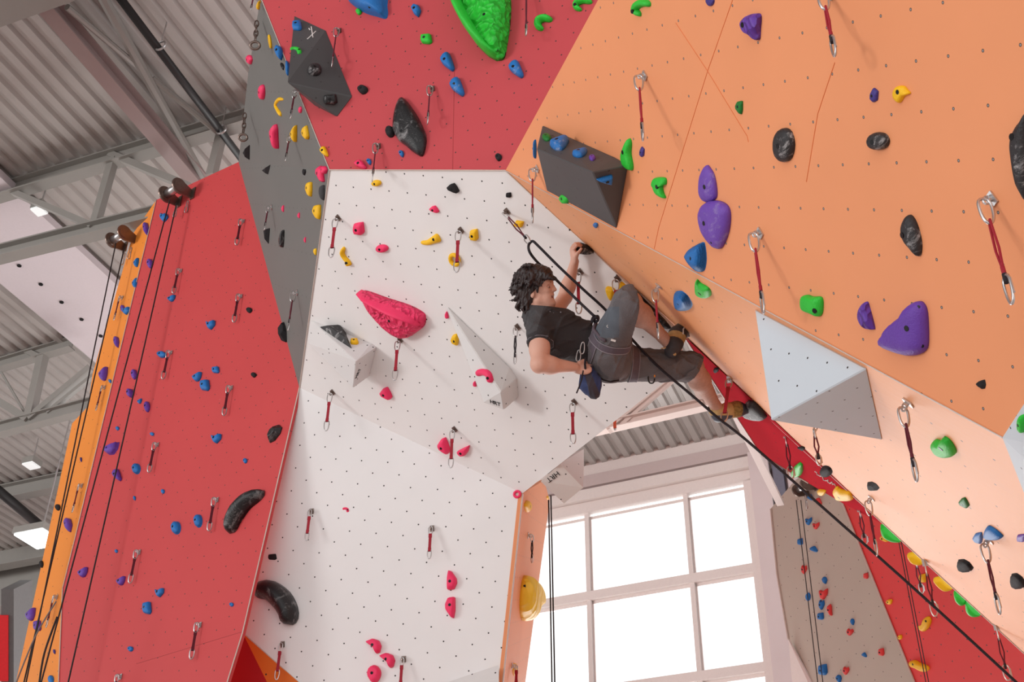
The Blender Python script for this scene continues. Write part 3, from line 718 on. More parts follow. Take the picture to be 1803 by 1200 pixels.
gi = H('', 0, 0, 0, 0, 'greencell', 'R', 'giant lime green dimpled hold with a smooth rim at the top', pts=[(802, -40), (830, -70), (880, -60), (897, -20), (901, 10), (898, 50), (893, 80), (891, 92), (886, 106), (872, 108), (858, 99), (838, 74), (818, 38), (806, 8)], lf=.3, group='green climbing holds', bolts=[(852, 25), (876, 88)])
rim = smooth([(806, -30), (803, 0), (812, 30), (830, 62), (850, 88), (868, 104), (882, 106)], 7, False)[:43]
rimp = [(816, -40), (814, -10), (818, 12), (828, 36), (841, 60), (855, 81), (867, 95), (878, 103), (885, 103)]
rg_ = mesh('rim', sweep(rimp, [10, 11, 11, 11, 11, 10, 8, 6, 3], PL['R'], .24), sweep_faces(9), HM['green'], smooth=True); attach(fixnormals(rg_), gi)
H('curl', 957, 40, 34, 31, 'green', 'R', 'curled green hold on the red wall right of the giant green hold', lf=.6, bolts=[(958, 41)])
H('curl', 1026, 8, 36, 26, 'green', 'R', 'ribbed green curl cut by the top edge near the red and orange boundary', lf=.6)
H('egg', 639, 158, 20, 18, 'black', 'R', 'small black hold right of the dark volume on the red wall')
H('', 0, 0, 0, 0, 'gloss', 'R', 'big glossy black leaf-shaped hold low on the upper red wall', pts=[(708, 171), (718, 180), (735, 203), (747, 227), (752, 242), (750, 262), (744, 276), (731, 271), (714, 258), (700, 247), (691, 228), (694, 200), (700, 180)], lf=.22, group='black climbing holds', bolts=[(706, 230)])
H('oval', 687, 232, 18, 22, 'black', 'R', 'round black knob touching the left side of the glossy leaf-shaped hold', lf=.5, bolt=False)
H('drop', 707, 271, 11, 14, 'blue', 'R', 'tiny blue foothold under the glossy black leaf-shaped hold')
H('drop', 650, 285, 10, 13, 'blue', 'R', 'tiny blue foothold above the white wall next to a pink hold')
H('wedge', 635, 290, 24, 18, 'pink', 'R', 'pink hold just above the top left of the white wall')
H('egg', 878, 277, 13, 15, 'black', 'R', 'tiny black hold above the white wall near the orange corner')
H('wedge', 571, 267, 17, 20, 'yellow', 'R', 'yellow hold on the edge between grey side and red wall, above the pink pair')
H('drop', 491, 93, 17, 28, 'blue', 'R', 'blue oval hold on the grey and red edge near the top')
H('half', 507, 120, 9, 27, 'blue', 'R', 'thin blue hold half hidden behind the dark X volume', bolt=False)
H('drop', 497, 117, 8, 14, 'gloss', 'R', 'tiny glossy black hold left of the dark X volume', group='black climbing holds', bolt=False)
vx = 'chalk X'
H('square', 523, 45, 18, 20, 'blue', onvol(vx, 523, 45), 'blue hold on the upper left face of the dark X volume')
H('bean', 521, 89, 21, 14, 'green', onvol(vx, 521, 89), 'green hold on the left edge of the dark X volume')
H('oval', 554, 123, 25, 24, 'chalky', onvol(vx, 554, 123), 'chalky black knob in the middle of the dark X volume', group='black climbing holds')
H('square', 582, 175, 25, 19, 'gloss', onvol(vx, 582, 175), 'glossy black knob low on the dark X volume', group='black climbing holds')
# grey side wall
H('ring', 477, 73, 14, 28, 'yellow', 'GT', 'yellow loop hold on the grey wall near the top', bolt=False)
H('fin', 455, 9, 8, 16, 'yellow', 'GT', 'yellow hold tip at the very top of the grey wall', bolt=False)
H('drop', 439, 105, 14, 17, 'pink', 'GT', 'pink hold sticking out past the left edge of the grey wall')
H('oval', 461, 162, 14, 27, 'pink', 'GT', 'pink oval hold on the grey wall, below the one on its left edge')
H('hookr', 491, 188, 18, 34, 'yellow', 'GT', 'yellow hook-shaped hold high on the grey wall', bolt=False)
H('long', 483, 240, 18, 44, 'pink', 'GT', 'long pink tapering hold on the grey wall')
H('trid', 517, 235, 14, 30, 'yellow', 'GT', 'yellow triangular hold on the grey wall left of the other yellow one')
H('wedge', 538, 233, 16, 25, 'yellow', 'GT', 'yellow wedge hold close to the red edge, right of the yellow triangle')
H('egg', 529, 193, 8, 12, 'pink', 'GT', 'tiny pink hold under the left corner of the X volume', bolt=False)
H('trid', 434, 268, 13, 26, 'black', 'GT', 'dark triangular hold near the left edge of the grey wall, upper one', sharp=True, flat=True, bolt=False)
H('trid', 469, 299, 16, 18, 'black', 'GT', 'dark triangular hold on the grey wall above the two tiny pink ones', sharp=True, flat=True, bolt=False)
H('heart', 536, 303, 8, 11, 'black', 'G', 'tiny black hold left of the pink pair on the grey wall', bolt=False)
H('long', 564, 306, 18, 29, 'pink', 'G', 'pink lower hold of the overlapping pair beside the white wall corner')
H('egg', 571, 299, 14, 14, 'pink', 'G', 'pink rounded hold on top of the overlapping pair beside the white wall corner', lf=.6)
H('halfl', 544, 333, 14, 26, 'yellow', 'G', 'yellow hold on the grey wall below the pink pair')
H('halfl', 567, 339, 12, 27, 'grey', 'G', 'dark grey hold against the white wall edge, beside the yellow holds', bolt=False)
H('halfl', 558, 373, 17, 26, 'yellow', 'G', 'round yellow hold against the white wall edge under the grey one')
H('trid', 498, 367, 6, 12, 'pink', 'G', 'tiny pink hold on the grey wall, leftmost of the three tiny ones', bolt=False)
H('trid', 526, 379, 6, 10, 'pink', 'G', 'tiny pink hold on the grey wall, middle of the three tiny ones', bolt=False)
H('trid', 537, 422, 5, 10, 'pink', 'G', 'tiny pink hold on the grey wall, lowest of the three tiny ones', bolt=False)
H('tri', 470, 415, 12, 27, 'black', 'G', 'black pointed hold under a quickdraw on the grey wall', sharp=True, flat=True, bolt=False)
H('fin', 496, 420, 11, 31, 'gloss', 'G', 'glossy black hold on the grey wall next to the black pointed one', group='black climbing holds', bolt=False)
H('halfl', 555, 443, 7, 12, 'yellow', 'G', 'tiny yellow hold against the white wall edge, left of the yellow hook', bolt=False)
H('', 0, 0, 0, 0, 'black', 'RL', 'angular black block hold where grey side meets the left red wall', pts=[(489, 581), (505, 565), (513, 575), (513, 590), (501, 603), (490, 600)], flat=True, sharp=True, lf=.5, bolt=False)
# white overhang
gW = 'pink'
H('oval', 663, 322, 19, 12, 'yellow', 'W1', 'yellow hold at the top of the white wall under a quickdraw')
H('wedge', 798, 331, 24, 19, 'black', 'W1', 'black hold at the top of the white wall, right of centre')
H('square', 896, 343, 11, 10, 'black', 'W1', 'tiny black hold at the top right of the white wall')
H('wedge', 765, 368, 19, 14, 'pink', 'W1', 'pink wedge hold high on the white wall under the black one')
H('square', 632, 402, 22, 24, 'pink', 'W1', 'squarish pink hold high on the left of the white wall')
H('slug', 759, 421, 37, 21, 'yellow', 'W1', 'yellow slug-shaped hold lying sideways on the white wall', lf=.5)
H('square', 835, 413, 17, 22, 'yellow', 'W1', 'squarish yellow hold right of a quickdraw on the white wall')
H('hook', 609, 451, 22, 35, 'yellow', 'W1', 'yellow hook hold beside the leftmost quickdraw of the white wall', lf=.6)
H('oval', 673, 437, 24, 15, 'pink', 'W1', 'flat oval pink hold under the squarish pink one')
H('ring', 802, 456, 25, 26, 'yellow', 'W1', 'yellow ring hold with a hole behind a quickdraw')
H('square', 914, 394, 19, 14, 'yellow', 'W1', 'yellow hold behind the quickdraw that carries the climber rope', rot=20)
H('', 0, 0, 0, 0, 'chalky', 'W1', 'chalky black hold gripped by the climber left hand', pts=[(1010, 431), (1014, 426), (1024, 427), (1036, 434), (1046, 447), (1030, 448), (1017, 443)], lf=.5, group='black climbing holds', bolt=False)
H('', 0, 0, 0, 0, 'yellow', 'W1', 'yellow curved hold behind the climber raised knee', pts=[(1066, 503), (1080, 505), (1084, 512), (1082, 525), (1076, 529), (1069, 518)], bolt=False)
H('', 0, 0, 0, 0, 'yellow', 'W1', 'yellow hold tip between the raised knee and the orange edge', pts=[(1092, 495), (1103, 502), (1098, 507), (1090, 510)], bolt=False)
H('', 0, 0, 0, 0, 'pinkcell', 'W1', 'giant pink dimpled leaf-shaped hold on the white wall', pts=[(634, 510), (650, 512), (680, 523), (720, 536), (746, 550), (751, 560), (749, 575), (735, 587), (720, 596), (705, 594), (685, 580), (665, 560), (645, 535)], lf=.26, group='pink climbing holds', bolts=[(685, 565), (715, 591)])
pk = bpy.data.objects[[o.name for o in bpy.data.objects if o.get('label', '').startswith('giant pink')][0]]
rp = [(636, 512), (652, 519), (675, 528), (700, 537), (722, 546), (738, 555), (747, 566)]
bpy.context.view_layer.update()
rg_ = mesh('rim', sweep(rp, [3, 5, 6, 7, 7, 6, 4], PL['W1'], .16), sweep_faces(7), HM['pink'], smooth=True); attach(fixnormals(rg_), pk)
H('square', 624, 601, 15, 13, 'yellow', onvol('wedge volume', 624, 601), 'small yellow hold beside the black triangle on the wedge volume')
H('', 0, 0, 0, 0, 'chalky', onvol('wedge volume', 595, 590), 'chalky black triangular hold on top of the wedge volume', pts=[(564, 574), (605, 571), (611, 592), (619, 614), (600, 601), (580, 586)], flat=True, sharp=True, lf=.25, group='black climbing holds', bolt=False)
H('bean', 853, 661, 32, 25, 'pink', onvol('long pointed', 853, 661), 'pink bean-shaped hold on the long pointed volume')
H('half', 801, 597, 16, 22, 'yellow', 'W1', 'yellow hold tucked against the left edge of the long pointed volume', rot=180)
H('half', 787, 554, 8, 14, 'pink', 'W1', 'pink hold tip at the upper left edge of the long pointed volume', bolt=False, rot=150)
H('half', 836, 675, 7, 11, 'pink', 'W1', 'pink hold tip at the lower left edge of the long pointed volume', bolt=False, rot=160)
H('wedge', 680, 692, 24, 24, 'pink', 'W1', 'pointed pink hold below the giant pink one')
H('wedge', 782, 784, 25, 31, 'pink', 'W1', 'lobed pink hold left of the low central quickdraw')
H('fin', 816, 793, 24, 21, 'pink', 'W1', 'pointed pink hold right of the low central quickdraw')
H('', 0, 0, 0, 0, 'gloss', 'W1', 'long black smooth hold along the orange edge behind the climber shin', pts=[(1112, 505), (1130, 522), (1158, 549), (1182, 574), (1180, 579), (1164, 575), (1140, 556), (1120, 528)], lf=.1, group='black climbing holds', bolt=False)
# white lower
H('bean', 609, 897, 12, 9, 'pink', 'W2', 'tiny pink foothold alone on the lower white wall')
H('square', 480, 980, 16, 11, 'black', 'W2', 'small black hold at the left edge of the lower white wall', lf=.2, bolt=False)
H('crescent', 486, 1060, 82, 80, 'gloss', 'W2', 'big black crescent hold on the lower white wall', lf=.5, group='black climbing holds', bolt=False)
H('halfl', 796, 1021, 19, 35, 'pink', 'W2', 'pink half-moon hold, upper of the two on the lower white wall', rot=180)
H('halfl', 793, 1069, 19, 38, 'pink', 'W2', 'pink half-moon hold, lower of the two on the lower white wall')
H('moon', 658, 1137, 29, 27, 'pink', 'W2', 'pink crescent hold, topmost of the bottom cluster')
H('moon', 682, 1162, 29, 27, 'pink', 'W2', 'pink crescent hold, right one of the bottom cluster')
H('egg', 659, 1186, 26, 32, 'pink', 'W2', 'pink rounded hold, lowest of the bottom cluster')
H('ring', 911, 870, 15, 15, 'pink', 'W2', 'small pink ring hold at the right corner of the white wall', bolt=False)
H('slug', 861, 1187, 32, 23, 'yellow', (lambda q: (q[0], q[1]+.02))(PL['W2']), 'yellow hook hold on the grey volume at the bottom edge', lf=.6)
# red left wall
B = lambda sh, x, y, w, h, lab, **k: H(sh, x, y, w, h, 'blue', 'RL', lab, **k)
Q = lambda sh, x, y, w, h, lab, **k: H(sh, x, y, w, h, 'purple', 'RL', lab, **k)
B('heart', 289, 383, 17, 17, 'blue hold behind a rope just under the upper rope drum')
Q('egg', 264, 464, 12, 18, 'purple oval hold beside the rope, highest on the left red wall')
B('fin', 302, 525, 16, 13, 'blue hold just under the quickdraw nearest the rope drum')
H('egg', 439, 546, 12, 11, 'black', 'RL', 'small black hold, upper of two on the left red wall')
H('egg', 447, 660, 11, 10, 'black', 'RL', 'small black hold, lower of two on the left red wall')
B('tee', 371, 572, 18, 18, 'blue three-cornered hold alone at the middle height of the left red wall')
B('egg', 285, 624, 19, 13, 'rounded blue hold left of the second quickdraw row')
B('square', 380, 651, 15, 13, 'blue squarish hold, topmost of the trio')
B('fin', 347, 663, 19, 18, 'blue pointed hold, left one of the trio')
B('square', 361, 678, 19, 21, 'blue blocky hold, lowest of the trio')
Q('egg', 236, 659, 12, 19, 'purple knob beside the right rope, upper of three')
Q('oval', 229, 692, 14, 17, 'round purple knob between the two ropes, middle of three', lf=.6)
Q('egg', 259, 716, 12, 20, 'purple knob right of the ropes, lower of three')
B('fin', 246, 706, 10, 10, 'tiny blue hold between two purple knobs')
B('egg', 207, 754, 8, 8, 'tiny blue foothold above the big purple hold', bolt=False)
B('egg', 268, 764, 9, 7, 'tiny blue foothold above the lowest tilted quickdraw', bolt=False)
Q('fin', 196, 789, 30, 24, 'big lobed purple hold beside the left rope', ridge=True)
B('tee', 381, 772, 20, 18, 'blue hold alone, right of centre on the left red wall')
Q('wedge', 206, 836, 19, 23, 'purple wedge hold crossed by the right rope')
B('oval', 240, 825, 17, 20, 'round blue hold with a dished face beside the purple wedge', ridge=True)
B('egg', 432, 811, 9, 10, 'tiny blue foothold near the white wall, upper one')
B('egg', 287, 865, 8, 9, 'tiny blue foothold right of the dished blue hold', bolt=False)
B('drop', 237, 877, 6, 9, 'tiny indigo foothold under the dished blue hold', bolt=False)
B('oval', 310, 929, 19, 24, 'dished oval blue hold, left of the pair', ridge=True)
B('oval', 349, 917, 17, 24, 'dished oval blue hold, right of the pair', ridge=True)
H('crescentr', 430, 900, 74, 79, 'gloss', 'RL', 'big black crescent hold on the left red wall', lf=.5, group='black climbing holds', bolt=False)
H('', 0, 0, 0, 0, 'gloss', 'RL', 'black lozenge hold beside the white wall edge', pts=[(470, 772), (479, 756), (492, 747), (498, 752), (494, 763), (482, 776), (472, 780)], group='black climbing holds', bolt=False, flat=True, sharp=True)
B('egg', 205, 970, 7, 7, 'tiny blue foothold between the two lower purple holds', bolt=False)
Q('fin', 146, 1007, 20, 19, 'purple hold at the left edge of the red wall, below the pale rope')
Q('fin', 213, 1022, 18, 17, 'pointed purple hold left of the lowest pair of quickdraws')
B('tee', 281, 1043, 18, 17, 'blue four-cornered hold, upper of the low pair')
B('square', 259, 1070, 18, 23, 'blue four-cornered hold, lower of the low pair')
B('egg', 408, 1064, 9, 8, 'tiny blue foothold near the white wall, lower one')
B('egg', 230, 1142, 12, 10, 'small blue foothold near the bottom edge of the left red wall')
# orange left strip
L_ = lambda sh, x, y, w, h, c, lab, **k: H(sh, x, y, w, h, c, 'OL', lab, **k)
L_('drop', 257, 403, 12, 24, 'purple', 'purple hold at the top of the orange strip, right of the lower drum')
L_('fin', 240, 462, 11, 17, 'blue', 'blue hold under the lower rope drum, upper of two')
L_('fin', 238, 498, 12, 19, 'blue', 'blue hold on the pale edge of the orange strip, lower of two')
L_('egg', 216, 543, 9, 13, 'purple', 'small purple hold touching a blue one on the orange strip')
L_('tee', 222, 547, 15, 15, 'blue', 'blue hold touching a small purple one on the orange strip')
L_('drop', 205, 602, 12, 21, 'purple', 'purple drop-shaped hold midway down the orange strip')
L_('fin', 182, 658, 18, 26, 'purple', 'large purple lobed hold on the orange strip above a quickdraw')
L_('drop', 194, 671, 7, 8, 'blue', 'tiny blue foothold beside the large purple lobed hold', bolt=False)
L_('drop', 143, 809, 5, 9, 'indigo', 'tiny indigo foothold midway on the orange strip', bolt=False)
L_('egg', 102, 893, 11, 12, 'black', 'small black hold at the left side of the orange strip, upper one')
L_('egg', 73, 993, 9, 13, 'black', 'small black hold at the left side of the orange strip, lower one')
L_('drop', 120, 924, 17, 26, 'purple', 'purple drop-shaped hold under the middle quickdraw of the strip')
L_('fin', 54, 1081, 20, 24, 'purple', 'purple hold low at the left, upper of the last two')
L_('square', 66, 1101, 16, 19, 'purple', 'purple hold low at the left, lower of the last two')
L_('drop', 96, 1147, 6, 9, 'indigo', 'tiny indigo foothold near the bottom of the strip', bolt=False)
L_('egg', 90, 1196, 12, 16, 'blue', 'blue hold cut by the bottom edge on the orange strip', bolt=False)
# orange right wall
O = lambda sh, x, y, w, h, c, lab, **k: H(sh, x, y, w, h, c, 'O1', lab, **dict(dict(lf=.3), **k))
O('curl', 1129, 13, 37, 32, 'green', 'ribbed green curl hold at the top of the orange wall', lf=.5)
O('egg', 1251, 2, 18, 18, 'indigo', 'small indigo hold cut by the top edge of the orange wall', bolt=False)
H('', 0, 0, 0, 0, 'purplecell', 'O1', 'textured purple cone hold near the top of the orange wall', pts=[(1302, 40), (1312, 28), (1330, 23), (1343, 26), (1342, 50), (1339, 71), (1325, 63), (1310, 56)], lf=.35, group='purple climbing holds', bolts=[(1307, 44)])
O('halfl', 1302, 189, 16, 24, 'darkgreen', 'small dark green hold alone high on the orange wall', rot=0)
O('quad', 1540, 167, 18, 26, 'indigo', 'small indigo faceted hold left of the yellow one')
H('', 0, 0, 0, 0, 'yellow', 'O1', 'yellow hooked hold at the upper right of the orange wall', pts=[(1571, 162), (1578, 151), (1592, 150), (1600, 157), (1606, 164), (1594, 169), (1587, 178), (1582, 181), (1573, 174)], lf=.3, bolts=[(1580, 162)])
O('oval', 1381, 255, 42, 61, 'chalky', 'chalky black upright oval hold on the orange wall', group='black climbing holds', lf=.3)
O('oval', 1547, 248, 44, 32, 'chalky', 'chalky black sideways oval hold under the small indigo one', group='black climbing holds', lf=.4)
H('', 0, 0, 0, 0, 'green', 'O1', 'tall green spiky hold right of the dark volume', pts=[(1092, 270), (1098, 257), (1108, 243), (1113, 252), (1112, 270), (1117, 290), (1115, 300), (1100, 295), (1093, 285)], lf=.3, bolts=[(1096, 268)])
O('quad', 1131, 267, 11, 19, 'indigo', 'tiny indigo hold right of the tall green spiky one')
H('', 0, 0, 0, 0, 'green', 'O1', 'green mushroom-shaped hold with an overhanging lip', pts=[(1146, 322), (1152, 311), (1174, 311), (1176, 323), (1168, 326), (1170, 338), (1175, 349), (1163, 346), (1154, 338), (1150, 328)], lf=.3, bolts=[(1156, 329)])
H('', 0, 0, 0, 0, 'chalkpurple', 'O1', 'purple pointed upper hold of the large stacked purple pair', pts=[(1229, 322), (1233, 304), (1243, 290), (1252, 297), (1260, 310), (1265, 335), (1262, 350), (1243, 356), (1230, 345)], lf=.22, group='purple climbing holds', bolts=[(1240, 329)])
H('', 0, 0, 0, 0, 'chalkpurple', 'O1', 'purple shield-shaped lower hold of the large stacked purple pair', pts=[(1228, 378), (1234, 360), (1250, 352), (1272, 354), (1286, 365), (1289, 385), (1283, 415), (1268, 438), (1250, 428), (1234, 405)], lf=.25, group='purple climbing holds', bolts=[(1239, 393), (1252, 427)])
O('shell', 1225, 452, 42, 53, 'blue', 'ribbed blue shell hold under the stacked purple pair', ridge=True, K=14)
H('', 0, 0, 0, 0, 'chalky', 'O1', 'black almond-shaped hold with chalk on the orange wall', pts=[(1585, 402), (1590, 385), (1599, 377), (1610, 385), (1620, 405), (1626, 430), (1622, 451), (1608, 440), (1592, 424)], lf=.28, group='black climbing holds', bolts=[(1588, 414)])
H('', 0, 0, 0, 0, 'chalky', 'O1', 'huge chalky black hold cut by the right edge of the frame', pts=[(1820, 195), (1800, 203), (1785, 220), (1777, 245), (1782, 285), (1790, 325), (1800, 348), (1820, 355)], lf=.25, group='black climbing holds', bolts=[(1781, 241)])
H('', 0, 0, 0, 0, 'green', 'O1', 'blocky green hold left of the textured purple ones', pts=[(1408, 522), (1418, 518), (1430, 521), (1450, 523), (1452, 545), (1446, 557), (1432, 553), (1410, 544)], lf=.35, bolts=[(1434, 547)])
H('', 0, 0, 0, 0, 'purplecell', 'O1', 'chalk-scratched purple half hold beside the giant purple one', pts=[(1526, 530), (1533, 545), (1543, 575), (1540, 580), (1522, 577), (1512, 565), (1509, 552), (1514, 538)], lf=.3, group='purple climbing holds', bolt=False)
H('', 0, 0, 0, 0, 'purple', 'O1', 'giant violet fan-shaped hold on the orange wall', pts=[(1545, 607), (1552, 590), (1562, 575), (1578, 563), (1595, 550), (1605, 535), (1617, 529), (1628, 532), (1636, 550), (1638, 600), (1632, 618), (1612, 626), (1585, 623)], lf=.26, bolts=[(1596, 578), (1617, 540), (1624, 609)])
O('shell', 1728, 676, 20, 17, 'black', 'small black hold alone near the right end of the seam', flat=True, bolt=False)
V2 = 'carrying blue'
H('egg', 963, 242, 17, 16, 'darkgreen', onvol(V2, 963, 242), 'dark green hold on the blue-hold volume, leftmost on its top face')
H('fin', 985, 252, 34, 30, 'chalkblue', onvol(V2, 985, 252), 'ribbed blue hold, larger one on top of the dark orange-wall volume', group='blue climbing holds')
H('fin', 1021, 269, 27, 20, 'blue', onvol(V2, 1021, 269), 'smaller ribbed blue hold on top of the dark orange-wall volume')
H('egg', 1043, 278, 12, 13, 'purple', onvol(V2, 1043, 278), 'small purple hold at the right of the volume top')
H('trid', 1064, 316, 30, 20, 'blue', onvol(V2, 1064, 318), 'pointed blue hold on the right face of the dark orange-wall volume')
H('egg', 995, 349, 22, 19, 'green', 'O1', 'lobed green hold under the dark orange-wall volume')
H('half', 942, 262, 6, 34, 'blue', 'O1', 'thin blue hold edge at the left side of the dark orange-wall volume', bolt=False)
# lower orange facet
D = lambda sh, x, y, w, h, c, lab, **k: H(sh, x, y, w, h, c, 'O2', lab, **dict(dict(lf=.3), **k))
D('fan', 1203, 529, 35, 37, 'blue', 'ribbed blue fan hold left of the green one, above the climber feet', ridge=True, K=14)
H('', 0, 0, 0, 0, 'green', 'O2', 'green three-pointed hold right of the ribbed blue fan', pts=[(1224, 490), (1232, 497), (1250, 508), (1254, 522), (1240, 525), (1226, 518), (1223, 505)], lf=.3, bolts=[(1232, 517)])
D('drop', 1049, 396, 11, 11, 'blue', 'tiny blue hold on the narrow end of the lower orange facet', bolt=False)
H('', 0, 0, 0, 0, 'green', 'O2', 'green winged hold right of the pale blue pyramid', pts=[(1638, 780), (1645, 772), (1655, 774), (1662, 766), (1676, 777), (1686, 800), (1670, 806), (1650, 799)], lf=.35, bolts=[(1656, 790)])
D('fan', 1538, 855, 23, 17, 'black', 'small ribbed black fan hold above the long hanging quickdraw', flat=True, bolt=False)
D('wedge', 1698, 884, 21, 21, 'darkgreen', 'small dark green hold on the lower orange facet')
H('', 0, 0, 0, 0, 'blue', 'O2', 'deep blue triangular hold at a quickdraw near the right edge', pts=[(1740, 923), (1768, 946), (1755, 951), (1738, 948), (1731, 941)], lf=.35, bolt=False)
D('half', 1722, 946, 20, 22, 'chalkblue', 'chalky blue half-round hold touching the deep blue triangle', group='blue climbing holds', rot=180, bolt=False)
D('square', 1799, 946, 18, 16, 'purple', 'purple hold cut by the right edge of the frame', bolt=False)
D('fan', 1700, 995, 31, 25, 'black', 'ribbed black half-moon hold, left of the low pair', ridge=True, bolt=False)
D('fan', 1793, 1022, 30, 30, 'black', 'ribbed black half-moon hold at the right edge, right of the low pair', ridge=True, bolt=False)
H('oval', 1799, 745, 18, 34, 'green', onvol('right edge', 1798, 750), 'green hold on the pale volume at the right edge')
# dark red strip under the edge
U = lambda sh, x, y, w, h, c, lab, **k: H(sh, x, y, w, h, c, 'RF1', lab, **dict(dict(lf=.35), **k))
U('oval', 1371, 651+1, 11, 10, 'black', 'placeholder', bolt=False) if False else None
H('egg', 1261, 651, 11, 11, 'black', 'RF1', 'tiny black hold on the dark red strip beside the climber knee', bolt=False)
H('', 0, 0, 0, 0, 'chalky', 'RF1', 'grey black-ribbed hold under the climber left toe', pts=[(1306, 722), (1308, 708), (1317, 703), (1330, 712), (1352, 738), (1345, 741), (1328, 738), (1313, 732)], lf=.4, group='black climbing holds', bolt=False)
U('fan', 1404, 826, 22, 28, 'green', 'green rounded hold on the dark red strip behind a carabiner', rot=-90)
U('oval', 1455, 829, 24, 22, 'black', 'ringed black disc hold on the dark red strip', ridge=True, bolt=False)
U('moon', 1411, 789, 14, 9, 'black', 'flat black hold under the orange edge above the ringed disc', bolt=False)
H('', 0, 0, 0, 0, 'yellow', 'RF1', 'large yellow lobed hold on the dark red strip', pts=[(1466, 862), (1472, 854), (1480, 860), (1495, 866), (1504, 880), (1490, 882), (1475, 880), (1470, 872)], lf=.3, bolts=[(1477, 876)])
H('fan', 1447, 866, 17, 13, 'yellow', 'RF1', 'yellow hold peeking out below the dark red strip', bolt=False, rot=200)
E_ = lambda sh, x, y, w, h, c, lab, **k: H(sh, x, y, w, h, c, 'E', lab, **dict(dict(lf=.4), **k))
H('', 0, 0, 0, 0, 'green', 'E', 'green scalloped hold under the orange edge, highest of three', pts=[(1550, 922), (1560, 924), (1575, 938), (1590, 953), (1575, 955), (1560, 948), (1552, 938)], ridge=True, bolt=False)
H('', 0, 0, 0, 0, 'yellow', 'E', 'yellow lobed hold under the orange edge, upper of two', pts=[(1597, 976), (1606, 971), (1618, 978), (1628, 990), (1618, 995), (1604, 990)], lf=.3, bolt=False)
H('', 0, 0, 0, 0, 'yellow', 'E', 'yellow lobed hold under the orange edge, lower of two', pts=[(1643, 1018), (1655, 1014), (1668, 1026), (1678, 1036), (1664, 1041), (1650, 1030)], lf=.3, bolt=False)
H('', 0, 0, 0, 0, 'green', 'E', 'green scalloped hold under the orange edge, middle of three', pts=[(1679, 1040), (1687, 1038), (1698, 1050), (1702, 1062), (1692, 1066), (1682, 1056)], ridge=True, bolt=False)
H('', 0, 0, 0, 0, 'green', 'E', 'green scalloped hold under the orange edge, lowest of three', pts=[(1699, 1053), (1712, 1066), (1728, 1080), (1728, 1085), (1712, 1086), (1700, 1075)], ridge=True, bolt=False)
# bright red back wall
Y = lambda sh, x, y, w, h, lab, **k: H(sh, x, y, w, h, 'yellow', 'RF2', lab, **k)
Y('wedge', 1557, 947, 17, 13, 'yellow hold beside the topmost green scalloped hold')
Y('square', 1625, 1017, 15, 16, 'squarish yellow hold beside a hanging quickdraw on the back red wall')
Y('fan', 1566, 1059, 13, 10, 'small yellow hold near the pale seam of the back red wall', rot=-60)
H('', 0, 0, 0, 0, 'yellow', 'RF2', 'yellow key-shaped hold behind the ropes of the back red wall', pts=[(1615, 1102), (1625, 1098), (1630, 1086), (1637, 1084), (1641, 1092), (1637, 1103), (1628, 1111), (1620, 1109)], lf=.3, bolts=[(1630, 1093)])
Y('oval', 1585, 1121, 9, 9, 'tiny round yellow hold under the key-shaped one')
H('', 0, 0, 0, 0, 'yellow', 'RF2', 'yellow bone-shaped hold near the bottom of the back red wall', pts=[(1600, 1164), (1610, 1161), (1622, 1167), (1634, 1171), (1638, 1178), (1628, 1182), (1612, 1175), (1603, 1172)], lf=.3, bolts=[(1607, 1169)])
# taupe back wall
for i, (sh, x, y, w, h, c, lab) in enumerate([
    ('wedge', 1427, 875, 13, 11, 'blue', 'blue hold beside the far rope anchor'), ('wedge', 1441, 882, 14, 13, 'red', 'red hold, highest on the taupe wall'),
    ('tee', 1424, 917, 13, 14, 'blue', 'blue hold, second down on the taupe wall, right of the ropes'), ('tee', 1437, 925, 13, 13, 'red', 'red hold, second down on the taupe wall'),
    ('square', 1409, 953, 11, 12, 'blue', 'blue hold crossed by a rope, third down'), ('wedge', 1433, 966, 16, 11, 'blue', 'flat blue hold right of the ropes, below the crossed one'),
    ('heart', 1416, 1002, 12, 16, 'red', 'red hold crossed by the ropes'), ('drop', 1452, 1021, 11, 13, 'blue', 'blue hold above the fork-shaped red one'),
    ('tee', 1450, 1045, 17, 20, 'red', 'fork-shaped red hold above the blue star'), ('egg', 1423, 1050, 10, 15, 'blue', 'blue oval hold crossed by the left rope, middle height'),
    ('heart', 1447, 1064, 12, 18, 'blue', 'blue star-shaped hold under the red fork'), ('long', 1461, 1073, 11, 21, 'red', 'upright red hold right of the blue star'),
    ('square', 1445, 1084, 13, 13, 'blue', 'blocky blue hold left of the upright red one'), ('square', 1525, 1013, 10, 11, 'red', 'red hold near the pale seam of the taupe wall'),
    ('drop', 1501, 1094, 9, 12, 'blue', 'small blue hold, right of the upright red one'), ('heart', 1497, 1112, 14, 13, 'red', 'red hold under the small blue one'),
    ('square', 1552, 1147, 12, 14, 'red', 'red hold low beside the pale seam'), ('wedge', 1522, 1152, 11, 9, 'blue', 'small blue hold left of the low red one'),
    ('heart', 1490, 1180, 13, 15, 'red', 'red hold nearest the bottom of the taupe wall'), ('square', 1449, 1178, 18, 20, 'blue', 'large blue hold crossed by ropes near the bottom edge'),
    ('drop', 1477, 1194, 12, 14, 'blue', 'blue hold at the bottom edge of the taupe wall')]):
    H(sh, x, y, w, h, c, 'GF', lab+' of the hall' if len(lab.split()) < 5 else lab, bolt=w*h > 160)
